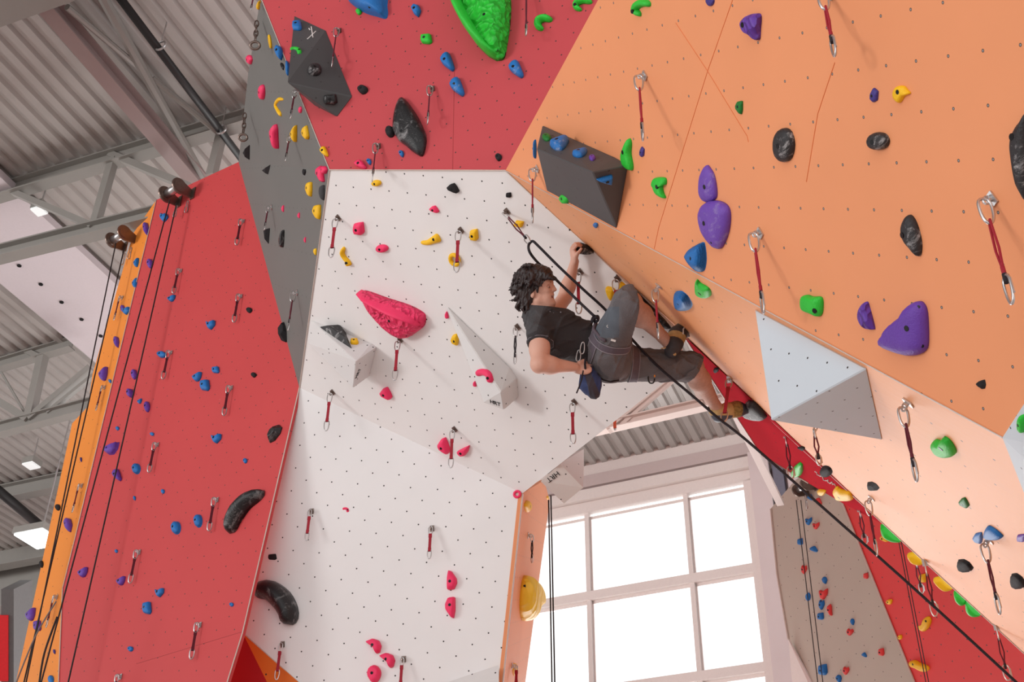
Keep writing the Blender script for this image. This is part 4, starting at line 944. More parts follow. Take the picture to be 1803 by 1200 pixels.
# narrow orange side strip
H('egg', 929, 891, 15, 21, 'yellow', 'OB', 'small yellow hold at the top of the narrow orange strip')
H('egg', 964, 876, 5, 7, 'yellow', 'OB', 'tiny yellow hold on the outer edge of the narrow orange strip', bolt=False)
H('', 0, 0, 0, 0, 'yellowcell', 'OB', 'large cracked yellow boulder hold on the narrow orange strip', pts=[(914, 1058), (918, 1030), (926, 1012), (938, 1017), (952, 1027), (961, 1043), (961, 1060), (945, 1068), (934, 1085), (922, 1093), (915, 1080)], lf=.4, group='yellow climbing holds', bolts=[(925, 1031)])
H('egg', 907, 1178, 11, 23, 'yellow', 'OB', 'small yellow hold at the bottom of the narrow orange strip')
# ------------------------------------------------------------------ quickdraws
def biner_pts(n=18):
    out = []
    for i in range(n):
        a = 2*math.pi*i/n; x = .5*math.sin(a)*(1-.28*math.cos(a)); y = math.cos(a); out.append((math.copysign(abs(x)**.8, x)*.72, math.copysign(abs(y)**.75, y)))
    return out
def draw(x, yt, yb, pl, label, phi=0, style='flat', col=None, end=None, group='quickdraws', big=False, rad=.0042):
    pln = PL[pl] if isinstance(pl, str) else pl; n = pln[0]; Bp = hit(pln, x, yt); Hp = Bp+n*.035
    if end is None:
        lo, hi = .05, 3.
        for _ in range(40):
            L = (lo+hi)/2
            if proj(Hp-ZZ*L)[1] < yb: lo = L
            else: hi = L
        d = -ZZ
    else: d = norm(end-Hp); L = float(np.linalg.norm(end-Hp))
    vh = norm(np.cross(d, RI)); h = norm(RI-d*(RI@d)); h = norm(h*math.cos(math.radians(phi))+np.cross(d, h)*math.sin(math.radians(phi)))
    h2 = np.cross(d, h)
    root = empty('quickdraw', Hp); tag(root, label, 'quickdraw', group)
    b = min(.098, L*.28); bp = biner_pts()
    def bin_(c, hh, s):
        return loop_geo([c+hh*px*b*.5+d*s*py*b/2 for px, py in bp], rad if not big else rad*1.1, 6)
    s = norm(np.cross(n, [0, 0, 1.])) if abs(n[2]) < .95 else RI
    hg = join(box_geo(Bp+n*.004, s*.016, np.cross(n, s)*.022, n*.003), tube_geo([Bp, Bp+n*.02], .009, 8), loop_geo([Hp-n*.012+(n*math.cos(a)+d*math.sin(a))*.015 for a in np.linspace(0, 6.283, 13)[:-1]], .004, 5))
    attach(mesh('hanger', *hg, m_dsteel if pl in ('W1', 'W2', 'R') else m_steel), root)
    c1 = Hp+d*(b*.5-.008); c2 = Hp+d*(L-b*.5)
    k1 = mesh('carabiner', *bin_(c1, h2 if style != 'flat' else h, 1), m_steel, smooth=True); attach(k1, root)
    k2 = mesh('carabiner', *bin_(c2, h, 1), m_steel, smooth=True); attach(k2, root)
    s0, s1 = Hp+d*(b-.02), Hp+d*(L-b+.012)
    if style == 'flat':
        g = bar_geo(s0, s1, .020, .007, up=np.cross(h, d))
        g = join(g, bar_geo(s0, s0+d*.03, .024, .010, up=np.cross(h, d)), bar_geo(s1-d*.03, s1, .022, .012, up=np.cross(h, d)))
        attach(mesh('sling', *g, col or m_sling), root)
    else:
        w = .012; m1 = (s0+s1)/2; k = s1-d*(L*.12)
        attach(mesh('sling', *join(tube_geo([s0-h*w*.4, m1-h*w, k-h*.003, s1], .0046, 6), tube_geo([s0+h*w*.4, m1+h*w, k+h*.003, s1], .0046, 6), tube_geo([k, s1], .0072, 8)), col or m_sling), root)
        attach(mesh('rubber_keeper', *tube_geo([s1-d*.02, s1+d*.012], .0085, 8), m_slingb), root)
    if big:
        attach(mesh('gate', *tube_geo([c2+h*b*.27-d*b*.25, c2+h*b*.27+d*b*.3], .0035, 6), m_steel), k2); 
    return root
R_ = 'quickdraws on the left red wall'; bl = dict(col=m_slingd)
for a in [(429, 390, 431, 'top right, nearest the grey wall'), (319, 477, 516, 'just above a blue hold near the rope drum'), (425, 522, 567, 'left of a small black hold, high up'), (302, 621, 667, 'right of a rounded blue hold'),
          (408, 683, 731, 'right of the blue trio'), (278, 783, 831, 'above the dished blue pair, near the ropes'), (383, 880, 934, 'between a dished blue hold and the black crescent'), (246, 972, 1026, 'above a pointed purple hold'), (353, 1100, 1160, 'lowest complete one near the bottom edge'), (213, 1191, 1240, 'cut off by the bottom edge')]:
    draw(a[0], a[1], a[2], 'RL', 'quickdraw on the left red wall, '+a[3], phi=-25, group=R_, rad=.0055, **bl)
for a in [(216, 524, 563, 'beside the touching purple and blue holds'), (185, 682, 722, 'below the large purple lobed hold'), (145, 855, 901, 'above the purple drop-shaped hold'), (101, 1051, 1104, 'with a rope through it, low on the strip')]:
    draw(a[0], a[1], a[2], 'OL', 'short quickdraw on the orange strip, '+a[3], phi=50, group='quickdraws on the left orange strip', rad=.0046, **bl)
for a in [(549, 900, 951, 'W2', 'left one at mid height of the lower white wall'), (761, 930, 983, 'W2', 'right one at mid height of the lower white wall'), (498, 1134, 1196, 'W2', 'over the orange corner at the bottom left'), (711, 1160, 1218, 'W2', 'cut by the bottom edge beside the pink cluster'),
          (586, 690, 758, 'W1', 'below the wedge volume'), (801, 755, 823, 'W1', 'between two pink holds'), (596, 383, 453, 'W1', 'beside the yellow hook'), (812, 405, 479, 'W1', 'in front of the yellow ring'), (705, 598, 669, 'W1', 'under the giant pink hold'), (1012, 707, 781, 'W1', 'below the climber chalk bag'),
          (1022, 478, 552, 'W1', 'between the climber raised arm and knee')]:
    draw(a[0], a[1], a[2], a[3], 'red quickdraw on the white wall, '+a[4], phi=10, group='quickdraws on the white wall')
draw(912, 575, 640, 'W1', 'thin black quickdraw behind the climber shoulder on the white wall', style='loop', col=m_slingb, phi=60, group='quickdraws on the white wall')
draw(1088, 490, 575, 'W1', 'red quickdraw half hidden by the climber raised knee', phi=10, group='quickdraws on the white wall')
for a in [(667, 258, 319, 'over the white wall top edge'), (598, 55, 118, 'beside the dark X volume'), (762, 157, 218, 'right of the glossy black leaf hold'), (931, -22, 62, 'cut by the top edge')]:
    draw(a[0], a[1], a[2], 'R', 'dark red quickdraw on the upper red wall, '+a[3], phi=80, style='loop', col=m_slingd, group='quickdraws on the upper red wall')
for a in [(527, 160, 208, 'under the left corner of the X volume'), (517, 240, 283, 'under the yellow triangle'), (479, 365, 404, 'above the black pointed hold'), (524, 515, 581, 'low, above the angular black block'), (455, -12, 18, 'cut by the top edge')]:
    draw(a[0], a[1], a[2], 'G' if a[1] > 290 else 'GT', 'quickdraw on the grey side wall, '+a[3], phi=62, style='loop', col=m_slingd, group='quickdraws on the grey wall')
for a in [(1463, -12, 97, 'O1', 'cut by the top edge'), (1136, 133, 246, 'O1', 'highest complete one'), (1748, 350, 533, 'O1', 'largest and rightmost'), (1339, 410, 550, 'O1', 'above the pale blue pyramid'), (947, 297, 391, 'O1', 'left of the dark volume')]:
    draw(a[0], a[1], a[2], a[3], 'long red quickdraw on the orange wall, '+a[4], phi=88, style='loop', group='quickdraws on the orange wall', big=True, rad=.0046)
for a in [(1161, 503, 594, 'in front of the climber right ankle'), (1600, 708, 846, 'right of the pale blue pyramid'), (1742, 950, 1080, 'under the deep blue triangle'), (1535, 876, 977, 'under the small black fan hold'), (1441, 748, 818, 'showing below the pale blue pyramid')]:
    draw(a[0], a[1], a[2], 'O2', 'red quickdraw on the lower orange facet, '+a[3], phi=88 if a[0] != 1441 else 0, style='loop', group='quickdraws on the lower orange facet', big=True, rad=.0046, col=m_sling if a[0] < 1300 else m_slingd)
eg = lambda x, y, z: (norm(CAM-P(x, y, z)), float(norm(CAM-P(x, y, z))@P(x, y, z)))
for a in [(1383, 765, 843, 8.0, 'in front of the green rounded hold'), (1513, 895, 958, 8.2, 'left of the topmost green scalloped hold'), (1612, 985, 1044, 8.2, 'beside the squarish yellow hold'), (1628, 990, 1084, 7.75, 'lower right of the squarish yellow hold'), (1754, 1103, 1197, 7.75, 'near the bottom right corner')]:
    draw(a[0], a[1], a[2], eg(a[0], a[1], a[3]), 'quickdraw hanging under the orange edge, '+a[4], phi=20, style='loop', group='quickdraws under the orange edge', big=True, col=m_slingd)
draw(929, 942, 990, 'OB', 'small dark quickdraw on the narrow orange strip above the yellow boulder', phi=60, style='loop', col=m_slingb, group='quickdraws on the narrow orange strip')
draw(901, 1172, 1212, 'OB', 'small quickdraw on the narrow orange strip at the bottom edge', phi=20, group='quickdraws on the narrow orange strip')
draw(1082, 736, 757, eg(1082, 736, 8.9), 'small orange quickdraw tip hanging below the white wall edge', phi=10, col=basic('orange_webbing', (224, 96, 60), rough=.7), group='quickdraws on the white wall')
# rope carrying draws
RD0 = P(933, 427, 7.5)
draw(893, 372, 427, 'W1', 'quickdraw pulled tight by the climber rope near the top right of the white wall', end=RD0, phi=70, style='loop', col=m_slingd, group='quickdraws on the white wall')
RD1 = P(1274, 742, 7.35)
draw(1284, 668, 746, eg(1284, 668, 7.72), 'red quickdraw carrying the rope in front of the climber left shoe', end=RD1, phi=15, group='quickdraws under the orange edge')
def rope(name, pts, r, label, mat=m_rope, cat='rope', group=None, n=10, sub=6):
    pts = [np.asarray(p, float) for p in pts]; out = []
    if sub > 1 and len(pts) > 2:
        for i in range(len(pts)-1):
            a, b, c, d = pts[max(i-1, 0)], pts[i], pts[i+1], pts[min(i+2, len(pts)-1)]
            for t in np.linspace(0, 1, sub, endpoint=False): out.append(.5*((2*b)+(c-a)*t+(2*a-5*b+4*c-d)*t*t+(3*b-a-3*c+d)*t**3))
        out.append(pts[-1])
    else: out = pts
    o = mesh(name, *tube_geo(out, r, n), mat, smooth=True); return tag(o, label, cat, group)
rope('climbing_rope', [P(1046, 556, 7.22), P(1030, 541, 7.26), P(1005, 517, 7.36), P(981, 494, 7.5), P(958, 472, 7.56), P(945, 460, 7.55), P(934, 446, 7.4), P(930.5, 436, 7.46), P(932, 429, 7.5),
     P(938, 424.5, 7.5), P(948, 433, 7.47), P(985, 470, 7.4), P(1030, 512, 7.38), P(1066, 545, 7.42), P(1112, 596, 7.44), P(1140, 626, 7.42), P(1170, 655, 7.38), P(1220, 697, 7.36), P(1258, 730, 7.35), P(1274, 743, 7.35), P(1290, 755, 7.33), P(1330, 788, 7.3), P(1450, 894, 7.2), P(1620, 1045, 7.05), P(1803, 1213, 6.9), P(1900, 1303, 6.8), P(2300, 1690, 6.4)],
     .0085, 'black climbing rope running through two quickdraws past the climber to the bottom right corner', sub=5)
def drum(px, py, pl, label, s=1.0):
    """rope drum: cylinder along the wall, held off it between two cheek plates"""
    pln = PL[pl]; b = hit(pln, px, py); n = PL['RL' if pl != 'GF' else 'GF'][0]; nh = norm(n-ZZ*n[2]); s_ = norm(np.cross(ZZ, nh))
    root = empty('rope_drum', b); tag(root, label, 'rope drum', 'top rope drums')
    ax = b+nh*.20*s
    for t in (-.13, .13):
        c = ax+s_*t*s; out = [(math.cos(a)*.115, math.sin(a)*.115) for a in np.linspace(-2.2, 2.2, 20)]+[(-.2, .06), (-.2, -.06)]
        V = [c+nh*u*s+ZZ*v*s+s_*e for e in (-.008, .008) for u, v in out]; k = len(out)
        attach(fixnormals(mesh('cheek_plate', V, [tuple(range(k)), tuple(range(2*k-1, k-1, -1))]+[(i, (i+1) % k, (i+1) % k+k, i+k) for i in range(k)], m_dsteel)), root)
        attach(mesh('wall_plate', *box_geo(b+s_*(t+.03)*s+nh*.008, s_*.035*s, ZZ*.09*s, nh*.006), m_dsteel), root)
        attach(mesh('drum_flange', *tube_geo([c-s_*.012, c+s_*.012], .085*s, 20), m_dsteel), root)
    attach(mesh('drum', *tube_geo([ax-s_*.13*s, ax+s_*.13*s], .055*s, 20), m_steel, smooth=True), root)
    return ax-nh*0, nh
def hangbiner(p, label, grp, k=.72):
    root = empty('hanging_carabiner', p); tag(root, label, 'carabiner', grp)
    bp = biner_pts()
    attach(mesh('upper_carabiner', *loop_geo([p-ZZ*.04*k+RI*x*.03*k+ZZ*y*.05*k for x, y in bp], .005, 6), m_steel, smooth=True), root)
    attach(mesh('lower_carabiner', *loop_geo([p-ZZ*.15*k+norm(RI+FW)*x*.05*k+ZZ*y*.065*k for x, y in bp], .0055, 6), m_steel, smooth=True), root)
b1, nh1 = drum(326, 350, 'RL', 'steel rope drum on a bracket at the top of the left red wall', .82)
b2, nh2 = drum(230, 430, 'OL', 'bronzed rope drum on a bracket at the top of the orange strip', .8)
hangbiner(P(331, 354, proj(b1)[2]), 'pair of steel carabiners hanging right under the upper rope drum', 'drum carabiners')
hangbiner(P(311, 362, proj(b1)[2]), 'pair of steel carabiners hanging beside the rope under the upper drum', 'drum carabiners')
hangbiner(P(231, 436, proj(b2)[2]), 'pair of steel carabiners hanging right under the lower rope drum', 'drum carabiners')
hangbiner(P(219, 446, proj(b2)[2]), 'pair of steel carabiners hanging beside the rope under the lower drum', 'drum carabiners')
def vrope(x0, y0, x1, y1, z, r, label, mat=m_cord, grp='hanging top ropes'):
    a = P(x0, y0, z); hh = a[2]-.3
    lo, hi = .5, 12.
    for _ in range(40):
        L = (lo+hi)/2
        if proj(a-ZZ*L)[1] < y1: lo = L
        else: hi = L
    e = a-ZZ*L
    # the lower end sits where the photograph shows it
    e = P(x1, y1, proj(e)[2]); m = (a+e)/2
    return rope('top_rope', [a, m, e, e+(e-m)*((e[2]-.05)/(m[2]-e[2]))], r, label, mat, group=grp, sub=1)
za = proj(b1)[2]; zb = proj(b2)[2]
vrope(299, 352, 70, 1210, za-.1, .0068, 'black top rope from the upper drum, left strand')
vrope(311, 358, 118, 1210, za-.1, .0068, 'black top rope from the upper drum, right strand')
vrope(204, 428, 44, 1210, zb-.15, .0068, 'black top rope from the lower drum, left strand')
vrope(218, 440, 40, 1210, zb-.15, .0068, 'black top rope from the lower drum, right strand')
rope('lead_rope', [P(101, 1085, 9.3), P(78, 1150, 9.2), P(68, 1210, 9.1)], .008, 'thin black rope hanging from the lowest quickdraw of the orange strip', m_cord)
rope('thin_cord', [P(99, 1058, 9.3), P(62, 1120, 9.2), P(25, 1210, 9.0)], .006, 'thin grey cord slanting down from the lowest quickdraw of the orange strip', m_beige)
vrope(1402, 880, 1441, 1210, 12.2, .0045, 'thin dark rope on the taupe wall, left strand', m_cord, 'ropes on the back walls')
vrope(1410, 880, 1450, 1210, 12.2, .0045, 'thin dark rope on the taupe wall, right strand', m_cord, 'ropes on the back walls')
vrope(1581, 945, 1632, 1210, 10.6, .004, 'thin dark rope on the back red wall, left strand', m_cord, 'ropes on the back walls')
vrope(1586, 948, 1637, 1210, 10.6, .004, 'thin dark rope on the back red wall, right strand', m_cord, 'ropes on the back walls')
vrope(966, 880, 972, 1210, 10.2, .006, 'thin cord in front of the window, left strand', m_cord, 'cords before the window')
vrope(970, 872, 977, 1210, 10.2, .006, 'thin cord in front of the window, right strand', m_cord, 'cords before the window')
b3, nh3 = drum(1428, 862, 'GF', 'pale steel rope drum at the top of the taupe wall', .6)
hangbiner(P(1418, 872, proj(b3)[2]), 'steel carabiners hanging under the pale rope drum of the taupe wall', 'drum carabiners')
# chains with rings on the grey wall edge
def chain(x, y, x1, y1, pl, label):
    a = hit(PL[pl], x, y, .05); e = P(x1, y1, proj(a)[2]-.15); d = norm(e-a); L = np.linalg.norm(e-a); k = max(4, int(L/.06))
    root = empty('anchor_chain', a); tag(root, label, 'chain', 'anchor chains')
    for i in range(k):
        c = a+d*L*.8*(i+.5)/k; h = norm(np.cross(d, ZZ if i % 2 else FW)+1e-6)
        attach(mesh('chain_link', *loop_geo([c+h*.016*math.cos(t)+d*.04*math.sin(t) for t in np.linspace(0, 6.283, 11)[:-1]], .006, 5), m_dsteel), root)
    c = a+d*L
    attach(mesh('ring', *loop_geo([c+RI*.038*math.cos(t)+UP*.03*math.sin(t) for t in np.linspace(0, 6.283, 15)[:-1]], .011, 6), m_dsteel, smooth=True), root)
chain(452, 38, 449, 80, 'GT', 'steel anchor chain with a ring near the top of the grey wall edge')
chain(431, 200, 428, 242, 'GT', 'steel anchor chain with a ring lower on the grey wall edge')
# ------------------------------------------------------------------ the climber: sculpted distance fields, meshed with surface nets
def Q(x, y, z): return np.array([(x-CX)*z/F, -(y-CY)*z/F, -z])         # pixel + distance -> metres, axes: right, up, towards the camera
C2W = np.stack([RI, UP, -FW])
def toworld(v): return np.asarray(v)@C2W+CAM
class Field:
    def __init__(s, lo, hi, h):
        s.lo = np.array(lo, float); s.h = h; s.n = np.ceil((np.array(hi)-lo)/h).astype(int)+1
        s.d = np.full(s.n, .08, np.float32)
    def sub(s, lo, hi):
        a = np.clip(np.floor((np.array(lo)-s.lo)/s.h).astype(int), 0, s.n); b = np.clip(np.ceil((np.array(hi)-s.lo)/s.h).astype(int)+1, 0, s.n)
        if (b <= a).any(): return None
        g = [((s.lo[i]+np.arange(a[i], b[i])*s.h)).astype(np.float32) for i in range(3)]
        return tuple(slice(a[i], b[i]) for i in range(3)), (g[0][:, None, None], g[1][None, :, None], g[2][None, None, :])
    def put(s, f, lo, hi, k, op='u'):
        r = s.sub(lo, hi)
        if r is None: return
        sl, X = r; e = f(*X); d = s.d[sl]
        if op == 'u':
            if k > 0: hh = np.clip(.5+.5*(d-e)/k, 0, 1); s.d[sl] = d*(1-hh)+e*hh-k*hh*(1-hh)
            else: s.d[sl] = np.minimum(d, e)
        elif op == 's':
            hh = np.clip(.5-.5*(d+e)/k, 0, 1); s.d[sl] = d*(1-hh)+(-e)*hh+k*hh*(1-hh)
    def cap(s, a, b, ra, rb, k=.02, op='u'):
        a, b = np.asarray(a, float), np.asarray(b, float); ba = b-a; L = float(ba@ba)
        def f(x, y, z):
            t = np.clip(((x-a[0])*ba[0]+(y-a[1])*ba[1]+(z-a[2])*ba[2])/L, 0, 1)
            return np.sqrt((x-a[0]-t*ba[0])**2+(y-a[1]-t*ba[1])**2+(z-a[2]-t*ba[2])**2)-(ra+(rb-ra)*t)
        m = max(ra, rb)+.05; s.put(f, np.minimum(a, b)-m, np.maximum(a, b)+m, k, op)
    def ell(s, c, r, M3=None, k=.02, op='u'):
        c = np.asarray(c, float); r = np.asarray(r, float); M3 = np.eye(3) if M3 is None else M3     # rows of M3: axes
        def f(x, y, z):
            p = [M3[i, 0]*(x-c[0])+M3[i, 1]*(y-c[1])+M3[i, 2]*(z-c[2]) for i in range(3)]
            k0 = np.sqrt(sum((p[i]/r[i])**2 for i in range(3))); k1 = np.sqrt(sum((p[i]/r[i]**2)**2 for i in range(3)))
            return k0*(k0-1)/np.maximum(k1, 1e-6)
        m = r.max()+.05; s.put(f, c-m, c+m, k, op)
    def cut(s, p, n):
        """keep the side the normal n points away from"""
        X = [s.lo[i]+np.arange(s.n[i])*s.h for i in range(3)]; n = norm(n)
        e = (X[0][:, None, None]-p[0])*n[0]+(X[1][None, :, None]-p[1])*n[1]+(X[2][None, None, :]-p[2])*n[2]
        s.d = np.maximum(s.d, e.astype(np.float32))
    def wrinkle(s, amp, fr, seed, dirn=None):
        rg = np.random.RandomState(seed); X = [(s.lo[i]+np.arange(s.n[i])*s.h).astype(np.float32) for i in range(3)]
        w = 0
        for i in range(6):
            k = rg.normal(0, 1, 3); k = norm(k if dirn is None else k*.4+np.asarray(dirn)*rg.choice([-1, 1]))*fr*rg.uniform(.7, 1.5); ph = rg.uniform(0, 6.28); g = rg.normal(0, 9, 3)
            a = X[0][:, None, None]*k[0]+X[1][None, :, None]*k[1]+X[2][None, None, :]*k[2]
            e = X[0][:, None, None]*g[0]+X[1][None, :, None]*g[1]+X[2][None, None, :]*g[2]
            w = w+np.exp(-((np.sin(a*.5+ph+.6*np.sin(e)))/.22)**2)*np.clip(.4+.6*np.sin(e*1.3+ph*2), 0, 1)
        s.d = s.d-(np.minimum(w, 1.3)-.25).astype(np.float32)*amp
    def mesh(s):
        d = s.d; I = (d < 0)
        nx, ny, nz = d.shape; c = np.zeros((nx-1, ny-1, nz-1), np.int8)
        for i in (0, 1):
            for j in (0, 1):
                for k in (0, 1): c += I[i:nx-1+i, j:ny-1+j, k:nz-1+k]
        act = (c > 0) & (c < 8); idx = -np.ones(act.shape, np.int64); cells = np.argwhere(act); idx[act] = np.arange(len(cells))
        acc = np.zeros((len(cells), 3)); cnt = np.zeros(len(cells))
        cor = [(i, j, k) for i in (0, 1) for j in (0, 1) for k in (0, 1)]
        for a in cor:
            for ax in range(3):
                if a[ax]: continue
                b = list(a); b[ax] = 1
                da = d[tuple((cells+a).T)]; db = d[tuple((cells+b).T)]; m = (da < 0) != (db < 0)
                t = np.where(m, da/np.where(m, da-db, 1), 0); p = np.array(a, float)[None].repeat(len(cells), 0); p[:, ax] += t
                acc[m] += p[m]; cnt[m] += 1
        V = s.lo+(cells+acc/np.maximum(cnt, 1)[:, None])*s.h
        Fs = []
        for ax in range(3):
            o = [0, 1, 2]; o.remove(ax); sl0 = [slice(1, -1)]*3; sl0[ax] = slice(0, -1); sl1 = list(sl0); sl1[ax] = slice(1, None)
            A = I[tuple(sl0)]; Bm = I[tuple(sl1)]; e = np.argwhere(A != Bm)
            if not len(e): continue
            g = e.copy(); g[:, o[0]] += 1; g[:, o[1]] += 1
            u, v = o; q = []
            for du, dv in ((1, 1), (0, 1), (0, 0), (1, 0)):
                h = g.copy(); h[:, u] -= du; h[:, v] -= dv; q.append(idx[tuple(h.T)])
            q = np.stack(q, 1); fl = A[tuple(e.T)]
            if ax == 1: fl = ~fl
            q[~fl] = q[~fl][:, ::-1]; Fs.append(q)
        Fq = np.concatenate(Fs); Fq = Fq[(Fq >= 0).all(1)]
        return V, Fq
def sdf_obj(name, fld, mats, parent, fm=None, relax=1):
    V, Fq = fld.mesh()
    for _ in range(relax):                        # light smoothing of the net
        A = np.zeros_like(V); n = np.zeros(len(V))
        for i in range(4):
            np.add.at(A, Fq[:, i], V[Fq[:, (i+1) % 4]]); np.add.at(n, Fq[:, i], 1)
            np.add.at(A, Fq[:, i], V[Fq[:, i-1]]); np.add.at(n, Fq[:, i], 1)
        V = V*.5+.5*A/np.maximum(n, 1)[:, None]
    cen = V[Fq].mean(1)
    o = mesh(name, toworld(V), Fq, mats, smooth=True, fm=None if fm is None else fm(cen))
    return attach(o, parent) if parent is not None else o
# joints (pixel, distance)
N_ = Q(945, 545, 7.43); HD_ = Q(946, 505, 7.43)
RS, RE, RW = Q(950, 577, 7.30), Q(950, 641, 7.13), Q(1012, 646, 7.24)
LS, LE, LW = Q(972, 556, 7.58), Q(995, 523, 7.76), Q(1012, 460, 7.72)
RH, RK, RA = Q(1068, 617, 7.33), Q(1109, 533, 7.10), Q(1167, 593, 7.40)
LH, LK, LA = Q(1088, 640, 7.50), Q(1219, 646, 7.53), Q(1259, 713, 7.80)
RT, LT = Q(1212, 586, 7.60), Q(1314, 722, 7.86)
PV = Q(1072, 626, 7.42); WA = Q(1036, 602, 7.42); CH = Q(980, 588, 7.42)
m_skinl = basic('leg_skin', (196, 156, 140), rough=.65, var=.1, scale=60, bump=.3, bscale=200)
m_skin = basic('skin', (218, 168, 148), rough=.55, var=.05, scale=9, bump=.12, bscale=120)
m_hair = basic('dark_brown_hair', (48, 36, 36), rough=.45, var=.4, scale=50, bump=.25, bscale=160)
m_shirt = basic('black_shirt_cloth', (50, 46, 48), rough=.85, var=.12, scale=14, bump=.4, bscale=160)
m_yoke = basic('charcoal_shirt_cloth', (70, 68, 70), rough=.85, var=.12, scale=14, bump=.4, bscale=160)
m_short = basic('grey_shorts_cloth', (104, 101, 104), rough=.9, var=.16, scale=10, bump=.5, bscale=140)
m_short2 = basic('bluish_shorts_cloth', (92, 99, 108), rough=.9, var=.16, scale=10, bump=.5, bscale=140)
m_harn = basic('purple_grey_webbing', (92, 82, 92), rough=.8); m_pipe = basic('grey_piping', (140, 134, 142), rough=.8)
m_shoe = basic('dark_shoe_rubber', (58, 58, 64), rough=.6, var=.2, scale=30); m_tan = basic('tan_suede', (190, 160, 108), rough=.8, var=.2, scale=30)
m_shoe2 = basic('blue_grey_rubber', (70, 78, 92), rough=.5, var=.2, scale=30)
m_mul = basic('mottled_gold_suede', (150, 124, 70), rough=.8, var=.5, scale=60)
m_white = basic('white_paint', (225, 222, 220), rough=.5); m_lip = basic('lips', (178, 92, 84), rough=.5); m_dk = basic('brow_hair', (46, 32, 30), rough=.8)
bpy.context.view_layer.update()
CL = empty('person', toworld(PV)); tag(CL, 'dark-haired climber in black shirt and grey shorts hanging under the orange edge', 'person')
hf = .0052
FB = Field(Q(892, 765, 7.95)+[0, 0, 0], [Q(1332, 0, 7.9)[0], Q(0, 415, 7.9)[1], -6.95], hf)
b_ = FB
# head
PX = .00348
HC0 = Q(944, 505, 7.43); HA = math.radians(17)
MH = np.array([[math.cos(HA), 0, math.sin(HA)], [0, 1, 0], [-math.sin(HA), 0, math.cos(HA)]])
def hq(x, y, dz=0.):
    p = Q(x, y, 7.43)+[0, 0, dz]-HC0; return HC0+p@MH
def he(c, r, **k): b_.ell(c, r, MH, **k)
he(hq(944, 496), (.094, .098, .074), k=.0)
he(hq(955, 503), (.068, .088, .066), k=.02)
b_.cap(hq(952, 528, .035), hq(968, 532, .012), .026, .024, .025); b_.cap(hq(952, 528, -.035), hq(968, 532, -.012), .026, .024, .025)
he(hq(966, 522), (.036, .045, .044), k=.02)          # mouth barrel
he(hq(973.5, 533), (.021, .017, .022), k=.012)          # chin
he(hq(967, 497.5), (.024, .014, .048), k=.012)       # brow ridge
b_.cap(hq(972, 500), hq(978.5, 510), .008, .011, .008)   # nose
he(hq(976, 511.5, .011), (.010, .008, .009), k=.006); he(hq(976, 511.5, -.011), (.010, .008, .009), k=.006)
he(hq(966.5, 510, .032), (.020, .022, .020), k=.015); he(hq(966.5, 510, -.032), (.020, .022, .020), k=.015)   # cheeks
he(hq(973.5, 518.5), (.012, .007, .020), k=.005); he(hq(972.5, 526), (.012, .0075, .019), k=.005)           # lips
he(hq(976, 522.8), (.026, .0065, .027), k=.003, op='s')                                                       # open mouth
he(hq(970, 505, .033), (.014, .009, .015), k=.008, op='s'); he(hq(970, 505, -.033), (.014, .009, .015), k=.008, op='s')
for s_ in (1, -1):                                                                                               # ears
    he(hq(943, 518, .070*s_), (.014, .026, .009), k=.006); he(hq(944, 517, .078*s_), (.008, .014, .006), k=.005, op='s')
# neck and torso
b_.cap(hq(944, 525), Q(941, 552, 7.43), .050, .060, .02)
UPc = norm(N_-WA); ST = norm(RS-LS); FRc = norm(np.cross(UPc, ST)); 
if FRc[1] < 0: FRc = -FRc
MT = np.stack([UPc, FRc, ST])
b_.ell(Q(962, 566, 7.43), (.10, .09, .16), MT, k=.05); b_.ell(CH, (.15, .10, .13), MT, k=.05)
b_.cap(CH, WA, .10, .10, .03); b_.ell(PV, (.12, .10, .14), MT, k=.04)
# arms
def arm(S, E, Wr, r):
    b_.cap(S, E, r[0], r[1], .03); m = E+(Wr-E)*.3; b_.cap(E, m, r[1]*.97, r[2], .02); b_.cap(m, Wr, r[2], r[3], .03)
arm(RS, RE, RW, (.054, .052, .050, .029)); arm(LS, LE, LW, (.052, .045, .044, .027))
b_.ell(Q(950, 612, 7.2), (.060, .075, .054), k=.03)
# right hand reaching into the chalk bag
rd = norm(Q(1030, 649, 7.26)-RW); up_ = norm(np.cross(rd, [0, 0, 1.])); 
def hand(Wr, pd, side, nrm, curl, sc=1.0, thumb=1, splay=.1):
    """palm along pd, width along side, palm facing nrm; fingers curl towards nrm"""
    pd, side, nrm = norm(pd), norm(side), norm(nrm)
    pc = Wr+pd*.048*sc; b_.ell(pc, (.052*sc, .040*sc, .019*sc), np.stack([pd, side, nrm]), k=.018)
    Ls = (.072, .080, .075, .058)
    for i, off in enumerate((-1.5, -.5, .5, 1.5)):
        k0 = Wr+pd*(.088-.004*abs(off))*sc+side*off*.0205*sc; a = 0; p = k0; L = Ls[i]*sc; rr = (.0098, .0102, .0098, .0086)[i]*sc
        for j, f in enumerate((.45, .32, .25)):
            a += curl[j]+.07*i*(j == 0); dvec = pd*math.cos(a)+nrm*math.sin(a)+side*splay*off*.5
            q = p+norm(dvec)*L*f; b_.cap(p, q, rr*(1-.07*j), rr*(1-.07*(j+1)), .004); p = q
    t0 = Wr+pd*.028*sc+side*(-.030*thumb)*sc; t1 = t0+(norm(-side*thumb*.75+pd*.7+nrm*.35))*.040*sc; t2 = t1+norm(-side*thumb*.1+pd*.75+nrm*.8)*.034*sc
    b_.cap(t0, t1, .0145*sc, .012*sc, .012); b_.cap(t1, t2, .0115*sc, .009*sc, .004)
hand(RW, Q(1034, 651, 7.27)-RW, np.cross(Q(1034, 651, 7.27)-RW, [0, .3, 1]), [.1, -.6, -1.], (.25, .35, .3))
